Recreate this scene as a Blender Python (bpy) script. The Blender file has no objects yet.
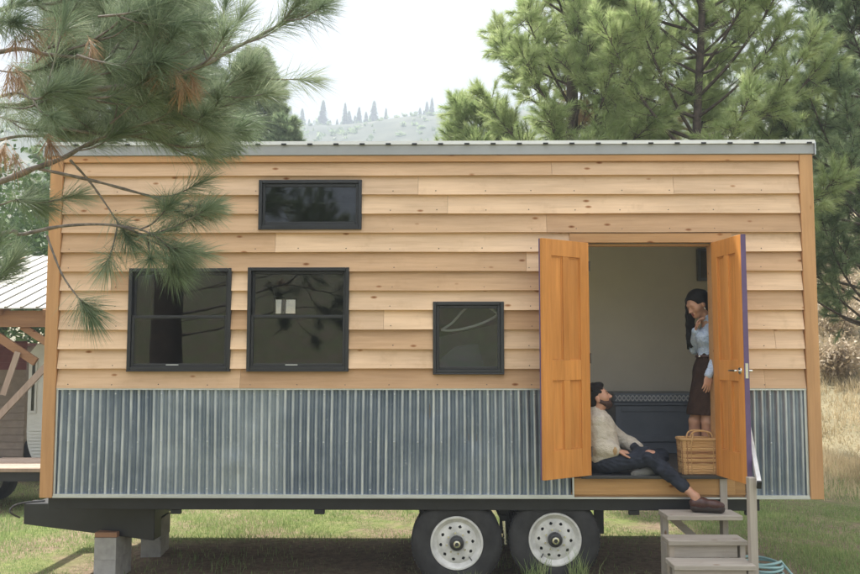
import bpy, bmesh, math, random
import numpy as np
from mathutils import Vector, Matrix
random.seed(7); rng = np.random.default_rng(11)
R_ = math.radians
S = bpy.context.scene; COL = S.collection

# ------------------------------------------------------------------ camera
FPX, CAMD, CAMZ, PITCH, YAW = 870.0, 7.63, 2.03, R_(4.54), R_(0.72)
cam = bpy.data.cameras.new('camera'); cam.sensor_width = 36; cam.lens = 36*FPX/860
cam.clip_end = 5000; cam.clip_start = .05
co = bpy.data.objects.new('camera', cam); COL.objects.link(co); S.camera = co
co.location = (0, -CAMD, CAMZ); co.rotation_euler = (math.pi/2+PITCH, 0, YAW)
S.render.resolution_x = 1024; S.render.resolution_y = 683

# ------------------------------------------------------------------ sky, sun, exposure
SUN_EL, SUN_AZ = 63.0, 326.0           # azimuth clockwise from +Y (behind the house, to the left)
W = bpy.data.worlds.new('World'); S.world = W; W.use_nodes = True
nt = W.node_tree; N = nt.nodes; L = nt.links; N.clear()
out = N.new('ShaderNodeOutputWorld'); bg = N.new('ShaderNodeBackground'); bg.inputs[1].default_value = .1
sky = N.new('ShaderNodeTexSky'); sky.sky_type = 'NISHITA'; sky.sun_disc = False
sky.sun_elevation = R_(SUN_EL); sky.sun_rotation = R_(SUN_AZ); sky.dust_density = 4; sky.air_density = 1.0
tc = N.new('ShaderNodeTexCoord'); sp = N.new('ShaderNodeSeparateXYZ'); L.new(tc.outputs['Generated'], sp.inputs[0])
mr = N.new('ShaderNodeMapRange'); mr.inputs[1].default_value = 0; mr.inputs[2].default_value = 1
mr.inputs[3].default_value = 2.6; mr.inputs[4].default_value = 14.5
pw = N.new('ShaderNodeMath'); pw.operation = 'POWER'; pw.use_clamp = True; pw.inputs[1].default_value = 1.9; L.new(sp.outputs[2], pw.inputs[0]); L.new(pw.outputs[0], mr.inputs[0])
nz = N.new('ShaderNodeTexNoise'); nz.inputs['Scale'].default_value = 2.2; nz.inputs['Detail'].default_value = 5
mp = N.new('ShaderNodeMapping'); mp.inputs['Scale'].default_value = (1, 1, 2.6)
L.new(tc.outputs['Generated'], mp.inputs[0]); L.new(mp.outputs[0], nz.inputs[0])
mr2 = N.new('ShaderNodeMapRange'); mr2.inputs[1].default_value = .3; mr2.inputs[2].default_value = .7
mr2.inputs[3].default_value = .78; mr2.inputs[4].default_value = 1.1; L.new(nz.outputs[0], mr2.inputs[0])
mu = N.new('ShaderNodeMath'); mu.operation = 'MULTIPLY'; L.new(mr.outputs[0], mu.inputs[0]); L.new(mr2.outputs[0], mu.inputs[1])
cb = N.new('ShaderNodeVectorMath'); cb.operation = 'SCALE'; cb.inputs[0].default_value = (1.0, .99, .995)
L.new(mu.outputs[0], cb.inputs['Scale'])
mx = N.new('ShaderNodeMixRGB'); mx.inputs[0].default_value = .94
L.new(sky.outputs[0], mx.inputs[1]); L.new(cb.outputs[0], mx.inputs[2])
L.new(mx.outputs[0], bg.inputs[0]); L.new(bg.outputs[0], out.inputs[0])
sl = bpy.data.lights.new('sun', 'SUN'); sl.energy = 5.0; sl.angle = R_(2.5); sl.color = (1, .95, .87)
so = bpy.data.objects.new('sun', sl); COL.objects.link(so); so.location = (-8, 14, 16)
sd = Vector((math.sin(R_(SUN_AZ))*math.cos(R_(SUN_EL)), math.cos(R_(SUN_AZ))*math.cos(R_(SUN_EL)), math.sin(R_(SUN_EL))))
so.rotation_euler = sd.to_track_quat('Z', 'Y').to_euler()
S.view_settings.view_transform = 'Standard'; S.view_settings.look = 'None'
S.view_settings.gamma = 1; S.view_settings.exposure = 1.56
S.render.engine = 'CYCLES'
S.cycles.max_bounces = 6; S.cycles.diffuse_bounces = 4; S.cycles.glossy_bounces = 3; S.cycles.volume_bounces = 0; S.cycles.transparent_max_bounces = 16

# ------------------------------------------------------------------ helpers
_F = np.array((-math.sin(YAW)*math.cos(PITCH), math.cos(YAW)*math.cos(PITCH), math.sin(PITCH)))
_R = np.array((math.cos(YAW), math.sin(YAW), 0))
_U = np.array((math.sin(YAW)*math.sin(PITCH), -math.cos(YAW)*math.sin(PITCH), math.cos(PITCH)))
def at(px, py, Y):
    d = _F+(px-430)/FPX*_R+(287-py)/FPX*_U
    return np.array((0, -CAMD, CAMZ))+d*(Y+CAMD)/d[1]

def link(o, parent=None):
    COL.objects.link(o)
    if parent is not None: o.parent = parent
    return o
def tag(o, label=None, cat=None, group=None, kind=None):
    for k, v in (('label', label), ('category', cat), ('group', group), ('kind', kind)):
        if v: o[k] = v
    return o
def thing(name, label, cat, loc=(0, 0, 0), group=None):
    o = bpy.data.objects.new(name, None); o.empty_display_size = .1; link(o); o.location = loc
    return tag(o, label, cat, group)
def part(name, parent, loc=(0, 0, 0), rot=(0, 0, 0)):
    o = bpy.data.objects.new(name, None); o.empty_display_size = .05; link(o, parent)
    o.location = loc; o.rotation_euler = rot; return o
def mesh_np(name, V, F, mat=None, parent=None, smooth=False, tint=None):
    V = np.asarray(V, np.float32).reshape(-1, 3); F = np.asarray(F, np.int32); k = F.shape[1]
    me = bpy.data.meshes.new(name)
    me.vertices.add(len(V)); me.vertices.foreach_set('co', V.ravel())
    me.loops.add(F.size); me.loops.foreach_set('vertex_index', F.ravel())
    me.polygons.add(len(F)); me.polygons.foreach_set('loop_start', np.arange(0, F.size, k, dtype=np.int32))
    me.polygons.foreach_set('loop_total', np.full(len(F), k, np.int32))
    me.update(calc_edges=True)
    me.polygons.foreach_set('use_smooth', np.full(len(F), bool(smooth)))
    if tint is not None:
        a = me.attributes.new('tint', 'FLOAT', 'POINT'); a.data.foreach_set('value', np.asarray(tint, np.float32))
    if mat: me.materials.append(mat)
    return link(bpy.data.objects.new(name, me), parent)
class MB:
    def __init__(s): s.v = []; s.f = []
    def add(s, v, f):
        b = len(s.v); s.v += [tuple(map(float, p)) for p in v]; s.f += [tuple(i+b for i in q) for q in f]
        return s
    def box(s, x0, x1, y0, y1, z0, z1, M=None):
        v = [Vector((x, y, z)) for x in (x0, x1) for y in (y0, y1) for z in (z0, z1)]
        if M is not None: v = [M@p for p in v]
        return s.add(v, [(0, 1, 3, 2), (4, 6, 7, 5), (0, 4, 5, 1), (2, 3, 7, 6), (0, 2, 6, 4), (1, 5, 7, 3)])
    def bar(s, a, b, w, h):
        a = Vector(a); b = Vector(b); d = b-a
        q = d.to_track_quat('X', 'Z').to_matrix().to_4x4(); q.translation = a
        return s.box(0, d.length, -w/2, w/2, -h/2, h/2, q)
    def tube(s, pts, rad, n=8, cap=True):
        v, f = tube_np(pts, rad, n); s.add(v, f)
        if cap:
            b = len(s.v)-len(v); m = len(pts)
            s.f.append(tuple(b+i for i in range(n))[::-1]); s.f.append(tuple(b+(m-1)*n+i for i in range(n)))
        return s
    def lathe(s, prof, n=48, M=None, close=False):
        v = []; f = []; m = len(prof)
        for i in range(n):
            a = 2*math.pi*i/n
            for r, h in prof:
                p = Vector((r*math.cos(a), h, r*math.sin(a))); v.append(M@p if M is not None else p)
        for i in range(n):
            for j in range(m if close else m-1):
                k = (j+1) % m; i2 = (i+1) % n
                f.append((i*m+j, i*m+k, i2*m+k, i2*m+j))
        return s.add(v, f)
    def build(s, name, mat=None, parent=None, smooth=False, bevel=0, loc=None):
        me = bpy.data.meshes.new(name); me.from_pydata(s.v, [], s.f)
        if bevel:
            bm = bmesh.new(); bm.from_mesh(me)
            bmesh.ops.bevel(bm, geom=list(bm.edges), offset=bevel, segments=1, affect='EDGES', clamp_overlap=True)
            bm.to_mesh(me); bm.free()
        bm = bmesh.new(); bm.from_mesh(me); bmesh.ops.recalc_face_normals(bm, faces=bm.faces); bm.to_mesh(me); bm.free()
        for p in me.polygons: p.use_smooth = smooth
        if mat: me.materials.append(mat)
        o = link(bpy.data.objects.new(name, me), parent)
        if smooth:
            me.set_sharp_from_angle(angle=R_(40))
        if loc: o.location = loc
        return o
def tube_np(pts, rad, n=6):
    P = np.asarray(pts, float); m = len(P); rad = np.broadcast_to(np.asarray(rad, float), (m,))
    T = np.gradient(P, axis=0); T /= np.linalg.norm(T, axis=1, keepdims=True)+1e-9
    up = np.array((0, 0, 1.)) if abs(T[:, 2]).mean() < .85 else np.array((1., 0, 0))
    u = np.cross(T, up); u /= np.linalg.norm(u, axis=1, keepdims=True)+1e-9; v = np.cross(T, u)
    a = np.arange(n)*2*np.pi/n
    V = P[:, None]+rad[:, None, None]*(np.cos(a)[None, :, None]*u[:, None]+np.sin(a)[None, :, None]*v[:, None])
    i = np.arange(m-1)[:, None]*n; j = np.arange(n)[None]; j2 = (j+1) % n
    F = np.stack([i+j, i+j2, i+n+j2, i+n+j], -1).reshape(-1, 4)
    return V.reshape(-1, 3), F
def curve_pts(ctrl, n):
    C = np.asarray(ctrl, float); m = len(C); t = np.linspace(0, m-1-1e-6, n); o = []
    for q in t:
        i = int(q); u = q-i
        p0, p1, p2, p3 = C[max(i-1, 0)], C[i], C[i+1], C[min(i+2, m-1)]
        o.append(.5*((2*p1)+(-p0+p2)*u+(2*p0-5*p1+4*p2-p3)*u*u+(-p0+3*p1-3*p2+p3)*u**3))
    return np.array(o)

# ------------------------------------------------------------------ materials
def M_(name):
    m = bpy.data.materials.new(name); m.use_nodes = True; t = m.node_tree
    return m, t, t.nodes['Principled BSDF']
def node(t, ty, **k):
    n = t.nodes.new(ty)
    for a, b in k.items():
        if a in n.inputs.keys(): n.inputs[a].default_value = b
        else: setattr(n, a, b)
    return n
def coords(t, scale=(1, 1, 1), space='Object', rnd=False):
    c = node(t, 'ShaderNodeTexCoord'); m = node(t, 'ShaderNodeMapping'); m.inputs['Scale'].default_value = scale
    src = c.outputs[space]
    if rnd:
        oi = node(t, 'ShaderNodeObjectInfo'); ml = node(t, 'ShaderNodeMath', operation='MULTIPLY'); ml.inputs[1].default_value = 37.
        t.links.new(oi.outputs['Random'], ml.inputs[0])
        ad = node(t, 'ShaderNodeVectorMath', operation='ADD'); t.links.new(src, ad.inputs[0]); t.links.new(ml.outputs[0], ad.inputs[1]); src = ad.outputs[0]
    t.links.new(src, m.inputs[0]); return m.outputs[0]
def ramp(t, fac, stops):
    r = node(t, 'ShaderNodeValToRGB'); e = r.color_ramp.elements
    while len(e) < len(stops): e.new(.5)
    for q, (p, c) in zip(e, stops): q.position = p; q.color = (*c, 1)
    t.links.new(fac, r.inputs[0]); return r.outputs[0]
def noise(t, vec, scale, detail=4, rough=.6):
    n = node(t, 'ShaderNodeTexNoise', Scale=scale, Detail=detail, Roughness=rough); t.links.new(vec, n.inputs[0]); return n.outputs[0]
def mixc(t, fac, a, b, mode='MIX'):
    m = node(t, 'ShaderNodeMixRGB', blend_type=mode)
    for i, v in ((0, fac), (1, a), (2, b)):
        if hasattr(v, 'is_linked') or hasattr(v, 'links'): t.links.new(v, m.inputs[i])
        else: m.inputs[i].default_value = v if i == 0 else (*v, 1)
    return m.outputs[0]
def bump(t, p, h, strength=.3, dist=.01):
    b = node(t, 'ShaderNodeBump', Strength=strength, Distance=dist); t.links.new(h, b.inputs['Height']); t.links.new(b.outputs[0], p.inputs['Normal'])
def plain(name, c, rough=.6, metal=0, var=.15, scale=8, bmp=.1, spec=None):
    m, t, p = M_(name); v = coords(t, rnd=True); n = noise(t, v, scale)
    lo = tuple(x*(1-var) for x in c); hi = tuple(min(1, x*(1+var)) for x in c)
    t.links.new(ramp(t, n, [(.3, lo), (.7, hi)]), p.inputs['Base Color'])
    p.inputs['Roughness'].default_value = rough; p.inputs['Metallic'].default_value = metal
    if spec is not None: p.inputs['Specular IOR Level'].default_value = spec
    if bmp: bump(t, p, noise(t, v, scale*6), bmp, .004)
    return m
def wood(name, a, b, axis=0, rough=.65, knots=0., rndmix=.5, grain=1., stain=None):
    """a light, b dark grain colour; axis = grain direction"""
    m, t, p = M_(name); sc = [14*grain]*3; sc[axis] = .7*grain
    v = coords(t, tuple(sc), rnd=True); n = noise(t, v, 3., 6, .65); c = ramp(t, n, [(.3, b), (.62, a)])
    sc2 = [2.2]*3; sc2[axis] = .35
    c = mixc(t, .5, c, ramp(t, noise(t, coords(t, tuple(sc2), rnd=True), 2., 3), [(.35, tuple(x*.72 for x in a)), (.65, tuple(min(1, x*1.15) for x in a))]))
    oi = node(t, 'ShaderNodeObjectInfo')
    c = mixc(t, rndmix, c, mixc(t, 1., c, ramp(t, oi.outputs['Random'], [(0, (.74, .65, .56)), (.3, (.93, .88, .82)), (.6, (1.02, 1.02, 1.03)), (1, (1.2, 1.2, 1.19))]), 'MULTIPLY'))
    if knots:
        k = node(t, 'ShaderNodeTexVoronoi', Scale=1., Randomness=1.); s3 = [8.]*3; s3[axis] = 3.4
        t.links.new(coords(t, tuple(s3), rnd=True), k.inputs[0])
        c = mixc(t, 1., c, ramp(t, k.outputs['Distance'], [(.03, (.36, .22, .14)), (.075, (.62, .46, .34)), (.12, (1, 1, 1))]), 'MULTIPLY')
    if stain:
        c = mixc(t, ramp(t, noise(t, coords(t, (1, 1, 1), rnd=True), 5., 5, .7), [(.56, (0, 0, 0)), (.78, (.45, .45, .45))]), c, stain)
    t.links.new(c, p.inputs['Base Color']); p.inputs['Roughness'].default_value = rough
    p.inputs['Specular IOR Level'].default_value = .25
    bump(t, p, n, .4, .005); return m
def needle_mat(name, stops, trans=.25):
    m, t, p = M_(name); a = node(t, 'ShaderNodeAttribute', attribute_name='tint')
    c = ramp(t, a.outputs['Fac'], stops); t.links.new(c, p.inputs['Base Color'])
    p.inputs['Roughness'].default_value = .5; p.inputs['Specular IOR Level'].default_value = .3
    if trans:
        tr = node(t, 'ShaderNodeBsdfTranslucent'); t.links.new(c, tr.inputs[0])
        ms = node(t, 'ShaderNodeMixShader'); ms.inputs[0].default_value = trans
        t.links.new(p.outputs[0], ms.inputs[1]); t.links.new(tr.outputs[0], ms.inputs[2])
        t.links.new(ms.outputs[0], t.nodes['Material Output'].inputs[0])
    return m
MAT = {}
MAT['siding'] = wood('cedar_siding', (.72, .515, .35), (.52, .345, .21), 0, .7, 1, 1., 1., (.46, .29, .16))
MAT['corner'] = wood('cedar_corner', (.56, .32, .155), (.42, .22, .10), 2, .6, .4, .4)
MAT['trim'] = wood('cedar_trim', (.54, .31, .15), (.42, .22, .1), 0, .6, .3, .4)
MAT['rim_board'] = wood('fir_rim_board', (.50, .29, .12), (.34, .175, .07), 0, .6, 1, .3)
MAT['door'] = wood('orange_stained_fir', (.68, .30, .08), (.44, .155, .03), 2, .42, 0, .12)
MAT['purple'] = plain('purple_paint', (.12, .075, .17), .45, 0, .1)
MAT['frame_black'] = plain('black_window_vinyl', (.022, .023, .026), .4, 0, .2, 6, .02)
MAT['steel_black'] = plain('black_trailer_steel', (.014, .0145, .016), .5, 0, .3, 5, .1)
MAT['rubber'] = plain('tyre_rubber', (.034, .033, .033), .8, 0, .4, 7, .2)
MAT['rim_white'] = plain('white_wheel_paint', (.64, .63, .605), .42, 0, .22, 11, .08)
MAT['hub'] = plain('dark_hub', (.05, .05, .052), .4, .3)
MAT['chrome'] = plain('bright_steel', (.75, .75, .75), .22, 1, .05)
MAT['galv_trim'] = plain('galvanised_flashing', (.60, .63, .66), .42, .75, .1, 5, .05)
MAT['gutter'] = plain('grey_painted_fascia', (.36, .37, .38), .4, .15, .06, 3, .02)
MAT['roof'] = plain('white_metal_roof', (.74, .75, .75), .4, .1, .06, 2, .02)
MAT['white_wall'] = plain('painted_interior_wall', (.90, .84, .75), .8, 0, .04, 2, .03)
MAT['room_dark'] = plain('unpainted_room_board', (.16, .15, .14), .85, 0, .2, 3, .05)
MAT['floor_wood'] = wood('dark_floor', (.16, .14, .13), (.1, .09, .085), 0, .4)
MAT['threshold'] = plain('black_threshold', (.03, .031, .035), .4, 0, .2)
MAT['bench'] = plain('slate_bench_paint', (.19, .215, .26), .5, 0, .1, 4, .05)
MAT['cushion_white'] = plain('pale_stitching', (.62, .63, .66), .9, 0, .1)
MAT['concrete'] = plain('concrete_block', (.36, .35, .33), .9, 0, .22, 7, .5)
MAT['pad'] = wood('pad_wood', (.36, .2, .12), (.22, .12, .07), 0)
MAT['grey_wood'] = wood('weathered_step_wood', (.40, .36, .31), (.20, .175, .15), 0, .8, .4, .6, 1., (.2, .16, .12))
MAT['grey_wood_v'] = wood('weathered_post_wood', (.43, .385, .335), (.27, .235, .2), 2, .8, .4, .5)
MAT['rail_white'] = plain('white_rail_paint', (.62, .61, .59), .5, 0, .12, 10)
MAT['hose'] = plain('pale_teal_hose', (.33, .52, .52), .4, 0, .1)
MAT['bark'] = plain('pine_bark', (.085, .065, .052), .9, 0, .5, 14, .8)
MAT['bark_grey'] = plain('grey_branch_bark', (.20, .17, .15), .9, 0, .45, 30, .7)
MAT['needles_near'] = needle_mat('long_green_needles', [(0, (.115, .17, .10)), (.5, (.24, .305, .19)), (1, (.44, .48, .34))], .42)
MAT['needles_dead'] = needle_mat('brown_dead_needles', [(0, (.26, .15, .095)), (1, (.55, .38, .24))], .3)
MAT['needles_mid'] = needle_mat('pine_needles', [(0, (.19, .27, .10)), (.5, (.37, .46, .20)), (1, (.60, .66, .36))], .5)
MAT['needles_dark'] = needle_mat('dark_pine_needles', [(0, (.12, .18, .10)), (.5, (.24, .32, .17)), (1, (.42, .49, .29))], .5)
MAT['leaves'] = needle_mat('broad_leaves', [(0, (.035, .075, .025)), (1, (.11, .18, .055))], .25)
MAT['grass'] = needle_mat('grass_blades', [(0, (.15, .24, .08)), (.5, (.32, .41, .16)), (.8, (.50, .50, .28)), (1, (.66, .59, .40))], .5)
MAT['dry_grass'] = needle_mat('dry_grass_blades', [(0, (.40, .32, .18)), (1, (.72, .60, .40))], .45)
MAT['brush'] = needle_mat('dry_brush', [(0, (.34, .27, .19)), (1, (.58, .48, .34))], .25)
def m_galv():
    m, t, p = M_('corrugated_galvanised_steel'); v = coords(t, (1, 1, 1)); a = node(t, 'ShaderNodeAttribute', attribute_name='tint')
    n = noise(t, v, 2.2, 5, .65); n2 = noise(t, coords(t, (9, 1, 1.1)), 1.2, 4); n3 = noise(t, v, 24, 5, .75); n4 = noise(t, v, 1.9, 3, .6)
    c = ramp(t, n, [(.3, (.15, .19, .245)), (.7, (.27, .315, .37))])
    oi = node(t, 'ShaderNodeObjectInfo'); c = mixc(t, 1., c, ramp(t, oi.outputs['Random'], [(0, (.82, .84, .88)), (1, (1.3, 1.27, 1.22))]), 'MULTIPLY')
    crest_shine = mixc(t, 1., ramp(t, a.outputs['Fac'], [(.58, (0, 0, 0)), (1., (1, 1, 1))]), ramp(t, n2, [(.36, (.08, .08, .08)), (.68, (1., 1., 1.))]), 'MULTIPLY')  # pale crest stripes carry painted-in sky highlights, broken up like rubbed zinc
    c = mixc(t, crest_shine, c, (.70, .735, .765))
    chalk = mixc(t, 1., ramp(t, n3, [(.60, (0, 0, 0)), (.72, (.8, .8, .8))]), ramp(t, n4, [(.47, (0, 0, 0)), (.62, (.9, .9, .9))]), 'MULTIPLY')
    c = mixc(t, chalk, c, (.60, .65, .69))
    t.links.new(c, p.inputs['Base Color']); p.inputs['Metallic'].default_value = .45
    t.links.new(ramp(t, mixc(t, .5, n3, n), [(.3, (.26,)*3), (.75, (.46,)*3)]), p.inputs['Roughness'])
    bump(t, p, n3, .06, .004); return m
MAT['galv'] = m_galv()
def m_glass():
    m, t, p = M_('window_glass'); t.nodes.remove(p)
    tr = node(t, 'ShaderNodeBsdfTransparent'); tr.inputs[0].default_value = (.80, .81, .82, 1)
    g = node(t, 'ShaderNodeBsdfGlossy'); g.inputs['Roughness'].default_value = .015; g.inputs[0].default_value = (.9, .93, .95, 1)
    v = coords(t); b = node(t, 'ShaderNodeBump', Strength=.05, Distance=.02); t.links.new(noise(t, v, 2.5, 2), b.inputs['Height']); t.links.new(b.outputs[0], g.inputs['Normal'])
    f = node(t, 'ShaderNodeFresnel', IOR=1.5); ms = node(t, 'ShaderNodeMixShader')
    t.links.new(f.outputs[0], ms.inputs[0]); t.links.new(tr.outputs[0], ms.inputs[1]); t.links.new(g.outputs[0], ms.inputs[2])
    t.links.new(ms.outputs[0], t.nodes['Material Output'].inputs[0]); return m
MAT['glass'] = m_glass()
def m_ground():
    m, t, p = M_('meadow_soil'); g = node(t, 'ShaderNodeNewGeometry'); v = g.outputs['Position']
    a = node(t, 'ShaderNodeAttribute', attribute_name='tint')
    n = noise(t, v, .9, 8, .7); n2 = noise(t, v, 14, 5, .7); n3 = noise(t, v, .045, 6, .65)
    soil = ramp(t, n2, [(.3, (.13, .095, .065)), (.7, (.28, .215, .15))])
    lawn = ramp(t, n2, [(.3, (.09, .12, .04)), (.7, (.20, .22, .08))])
    dry = ramp(t, n2, [(.25, (.30, .235, .13)), (.75, (.50, .405, .25))])
    near = mixc(t, ramp(t, n, [(.42, (0, 0, 0)), (.56, (1, 1, 1))]), soil, lawn)
    hill = mixc(t, ramp(t, n3, [(.36, (0, 0, 0)), (.54, (.85, .85, .85))]), dry, (.17, .17, .12))
    bz_ = node(t, 'ShaderNodeAttribute', attribute_name='bare')
    near = mixc(t, bz_.outputs['Fac'], near, soil)
    fr_ = node(t, 'ShaderNodeAttribute', attribute_name='far'); n5 = noise(t, v, .02, 7, .7)
    hill = mixc(t, fr_.outputs['Fac'], hill, ramp(t, n5, [(.38, (.075, .09, .07)), (.52, (.14, .15, .115)), (.66, (.27, .235, .17))]))
    c = mixc(t, a.outputs['Fac'], near, hill); t.links.new(c, p.inputs['Base Color'])
    p.inputs['Roughness'].default_value = .95; p.inputs['Specular IOR Level'].default_value = .1
    bump(t, p, n2, .7, .03); return m
MAT['ground'] = m_ground()

# ------------------------------------------------------------------ terrain
def sst(a, b, x): t = np.clip((x-a)/(b-a), 0, 1); return t*t*(3-2*t)
def terrain(x, y):
    x = np.asarray(x, float); y = np.asarray(y, float); r = np.hypot(x, y+7.6); az = np.arctan2(x, np.maximum(y+7.6, 1e-3))
    back = sst(0, 25, y)
    h = .03+.03*sst(.1, 1.1, x)*(1-sst(2, 6, y))
    h = h+.05*np.sin(x*.7+1)*np.sin(y*.5)*sst(3, 9, r)*sst(1.5, 5, np.abs(y-1))
    right = sst(.16, .42, az)*(y > -7)
    rr = np.maximum(r-19, 0)
    h = h+right*(rr*.20+4*(1-np.exp(-rr/18)))*sst(0, 30, 420-np.minimum(r, 420)+30)
    ridge = (108+8*sst(-.16, .03, az)+22*sst(.05, .5, az)+34*sst(-.25, -.8, az)*0)*sst(70, 430, r)*(y > -7)
    h = np.maximum(h, ridge+.0*h)
    h = h+(sst(30, 120, r))*(2.2*np.sin(x*.031+2)*np.sin(y*.027)+1.1*np.sin(x*.09)*np.cos(y*.07))*sst(60, 200, r)
    front = sst(-26, -150, y)
    h = h+front*16
    return h
rr_ = np.concatenate([[0], np.geomspace(.8, 1150, 150)]); aa_ = np.linspace(0, 2*np.pi, 241)[:-1]
GX = rr_[:, None]*np.sin(aa_)[None]; GY = rr_[:, None]*np.cos(aa_)[None]-7.6
GZ = terrain(GX, GY); GV = np.stack([GX, GY, GZ], -1).reshape(-1, 3)
i_ = np.arange(len(rr_)-1)[:, None]*240; j_ = np.arange(240)[None]; j2_ = (j_+1) % 240
GF = np.stack([i_+j_, i_+j2_, i_+240+j2_, i_+240+j_], -1).reshape(-1, 4)
def dryness(x, y): return np.clip(sst(5.5, 11, y+.35*np.maximum(x-2, 0)+.8*np.sin(x*1.3))*sst(.5, 4, x+.3*y-1)+sst(25, 60, y)*.9+sst(3., 6., np.abs(x))*0, 0, 1)
g = mesh_np('ground', GV, GF[:, ::-1], MAT['ground'], None, True, dryness(GX, GY).ravel()); tag(g, kind='structure')
bare = (sst(-3.9, -3.2, GX)*(1-sst(3.1, 3.8, GX))*sst(-.6, .1, GY)*(1-sst(1.7, 2.3, GY))).ravel()
fa = g.data.attributes.new('far', 'FLOAT', 'POINT'); fa.data.foreach_set('value', sst(110, 260, np.hypot(GX, GY+7.6)).ravel().astype(np.float32))
ba = g.data.attributes.new('bare', 'FLOAT', 'POINT'); ba.data.foreach_set('value', bare.astype(np.float32))

# ------------------------------------------------------------------ tiny house
HX0, HX1, FLOOR, HD = -3.466, 3.268, 1.0, 2.44
OPEN = [(-1.61, -.698, 3.152, 3.584), (-2.743, -1.839, 1.908, 2.80), (-1.695, -.804, 1.908, 2.806), (-.07, .549, 1.883, 2.504)]
DOORO = (1.279, 2.375, 1.0, 3.015)
house = thing('tiny_house', 'cedar clad tiny house on a twin axle trailer with open orange double doors', 'tiny house', (0, 0, 0))
def cut_rects(x0, x1, z0, z1, holes):
    xs = sorted({x0, x1, *[h for o in holes for h in o[:2] if x0 < h < x1]}); zs = sorted({z0, z1, *[h for o in holes for h in o[2:] if z0 < h < z1]})
    res = []
    for a, b in zip(xs, xs[1:]):
        run = None
        for c, d in zip(zs, zs[1:]):
            mxx, mz = (a+b)/2, (c+d)/2
            if any(o[0] < mxx < o[1] and o[2] < mz < o[3] for o in holes):
                if run: res.append((a, b, *run)); run = None
            else: run = (run[0], d) if run else (c, d)
        if run: res.append((a, b, *run))
    return res
# frame walls with real openings
mb = MB()
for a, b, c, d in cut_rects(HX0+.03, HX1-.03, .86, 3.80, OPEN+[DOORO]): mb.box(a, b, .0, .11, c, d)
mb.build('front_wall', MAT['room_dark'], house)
BW_FILL = (.84, 1.44, 1.75, 2.95)  # added unseen rear window that feeds daylight into the doorway room
BW = (-1.93, -1.66, 2.50, 2.70)       # small window in the rear wall, seen through the front one
mb = MB()
for a, b, c, d in cut_rects(HX0+.03, HX1-.03, .86, 3.80, [BW, BW_FILL]): mb.box(a, b, HD-.1, HD, c, d)
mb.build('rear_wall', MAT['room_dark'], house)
MB().box(HX0+.03, HX0+.12, .111, HD-.101, .86, 3.8).build('end_wall', MAT['room_dark'], house)
SW_FILL = (.55, 1.75, 1.75, 3.05)  # added unseen end-wall window, opened to light the doorway room
def end_panel(n, x0, x1, y0, y1, z0, z1, m):
    b = MB()
    for a, c, d, e in cut_rects(y0, y1, z0, z1, [SW_FILL]): b.box(x0, x1, a, c, d, e)
    b.build(n, MAT[m], house)
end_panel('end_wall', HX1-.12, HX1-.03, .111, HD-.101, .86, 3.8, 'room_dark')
MB().box(.70, .76, .112, HD-.102, FLOOR, 3.40).build('shade_partition', MAT['room_dark'], house)  # unseen partition added so the window panes stay dark
for a, b, c, d in ((.7815, 1.2, FLOOR, 3.399), (2.45, HX1-.146, FLOOR, 3.399), (1.2005, 2.4495, 3.03, 3.399)): MB().box(a, b, .1135, .128, c, d).build('interior_lining', MAT['white_wall'], house)
mb = MB()
for a, b, c, d in cut_rects(.762, HX1-.122, FLOOR, 3.40, [BW_FILL]): mb.box(a, b, HD-.125, HD-.102, c, d)
mb.build('interior_lining', MAT['white_wall'], house)
end_panel('interior_lining', HX1-.145, HX1-.123, .115, HD-.126, FLOOR, 3.40, 'white_wall')
MB().box(.762, .78, .115, HD-.126, FLOOR, 3.40).build('interior_lining', MAT['white_wall'], house)
MB().box(.781, HX1-.147, .113, HD-.127, 3.40, 3.44).build('ceiling', MAT['white_wall'], house)
for k in range(12):
    y0 = .012+k*.192
    MB().box(HX0+.121, HX1-.122, y0, y0+.189, FLOOR-.03, FLOOR-.004).build('floorboard', MAT['floor_wood'], house)
MB().box(HX0+.05, HX1-.05, .0, HD, .825, FLOOR-.032).build('subfloor', MAT['rim_board'], house)
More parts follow.
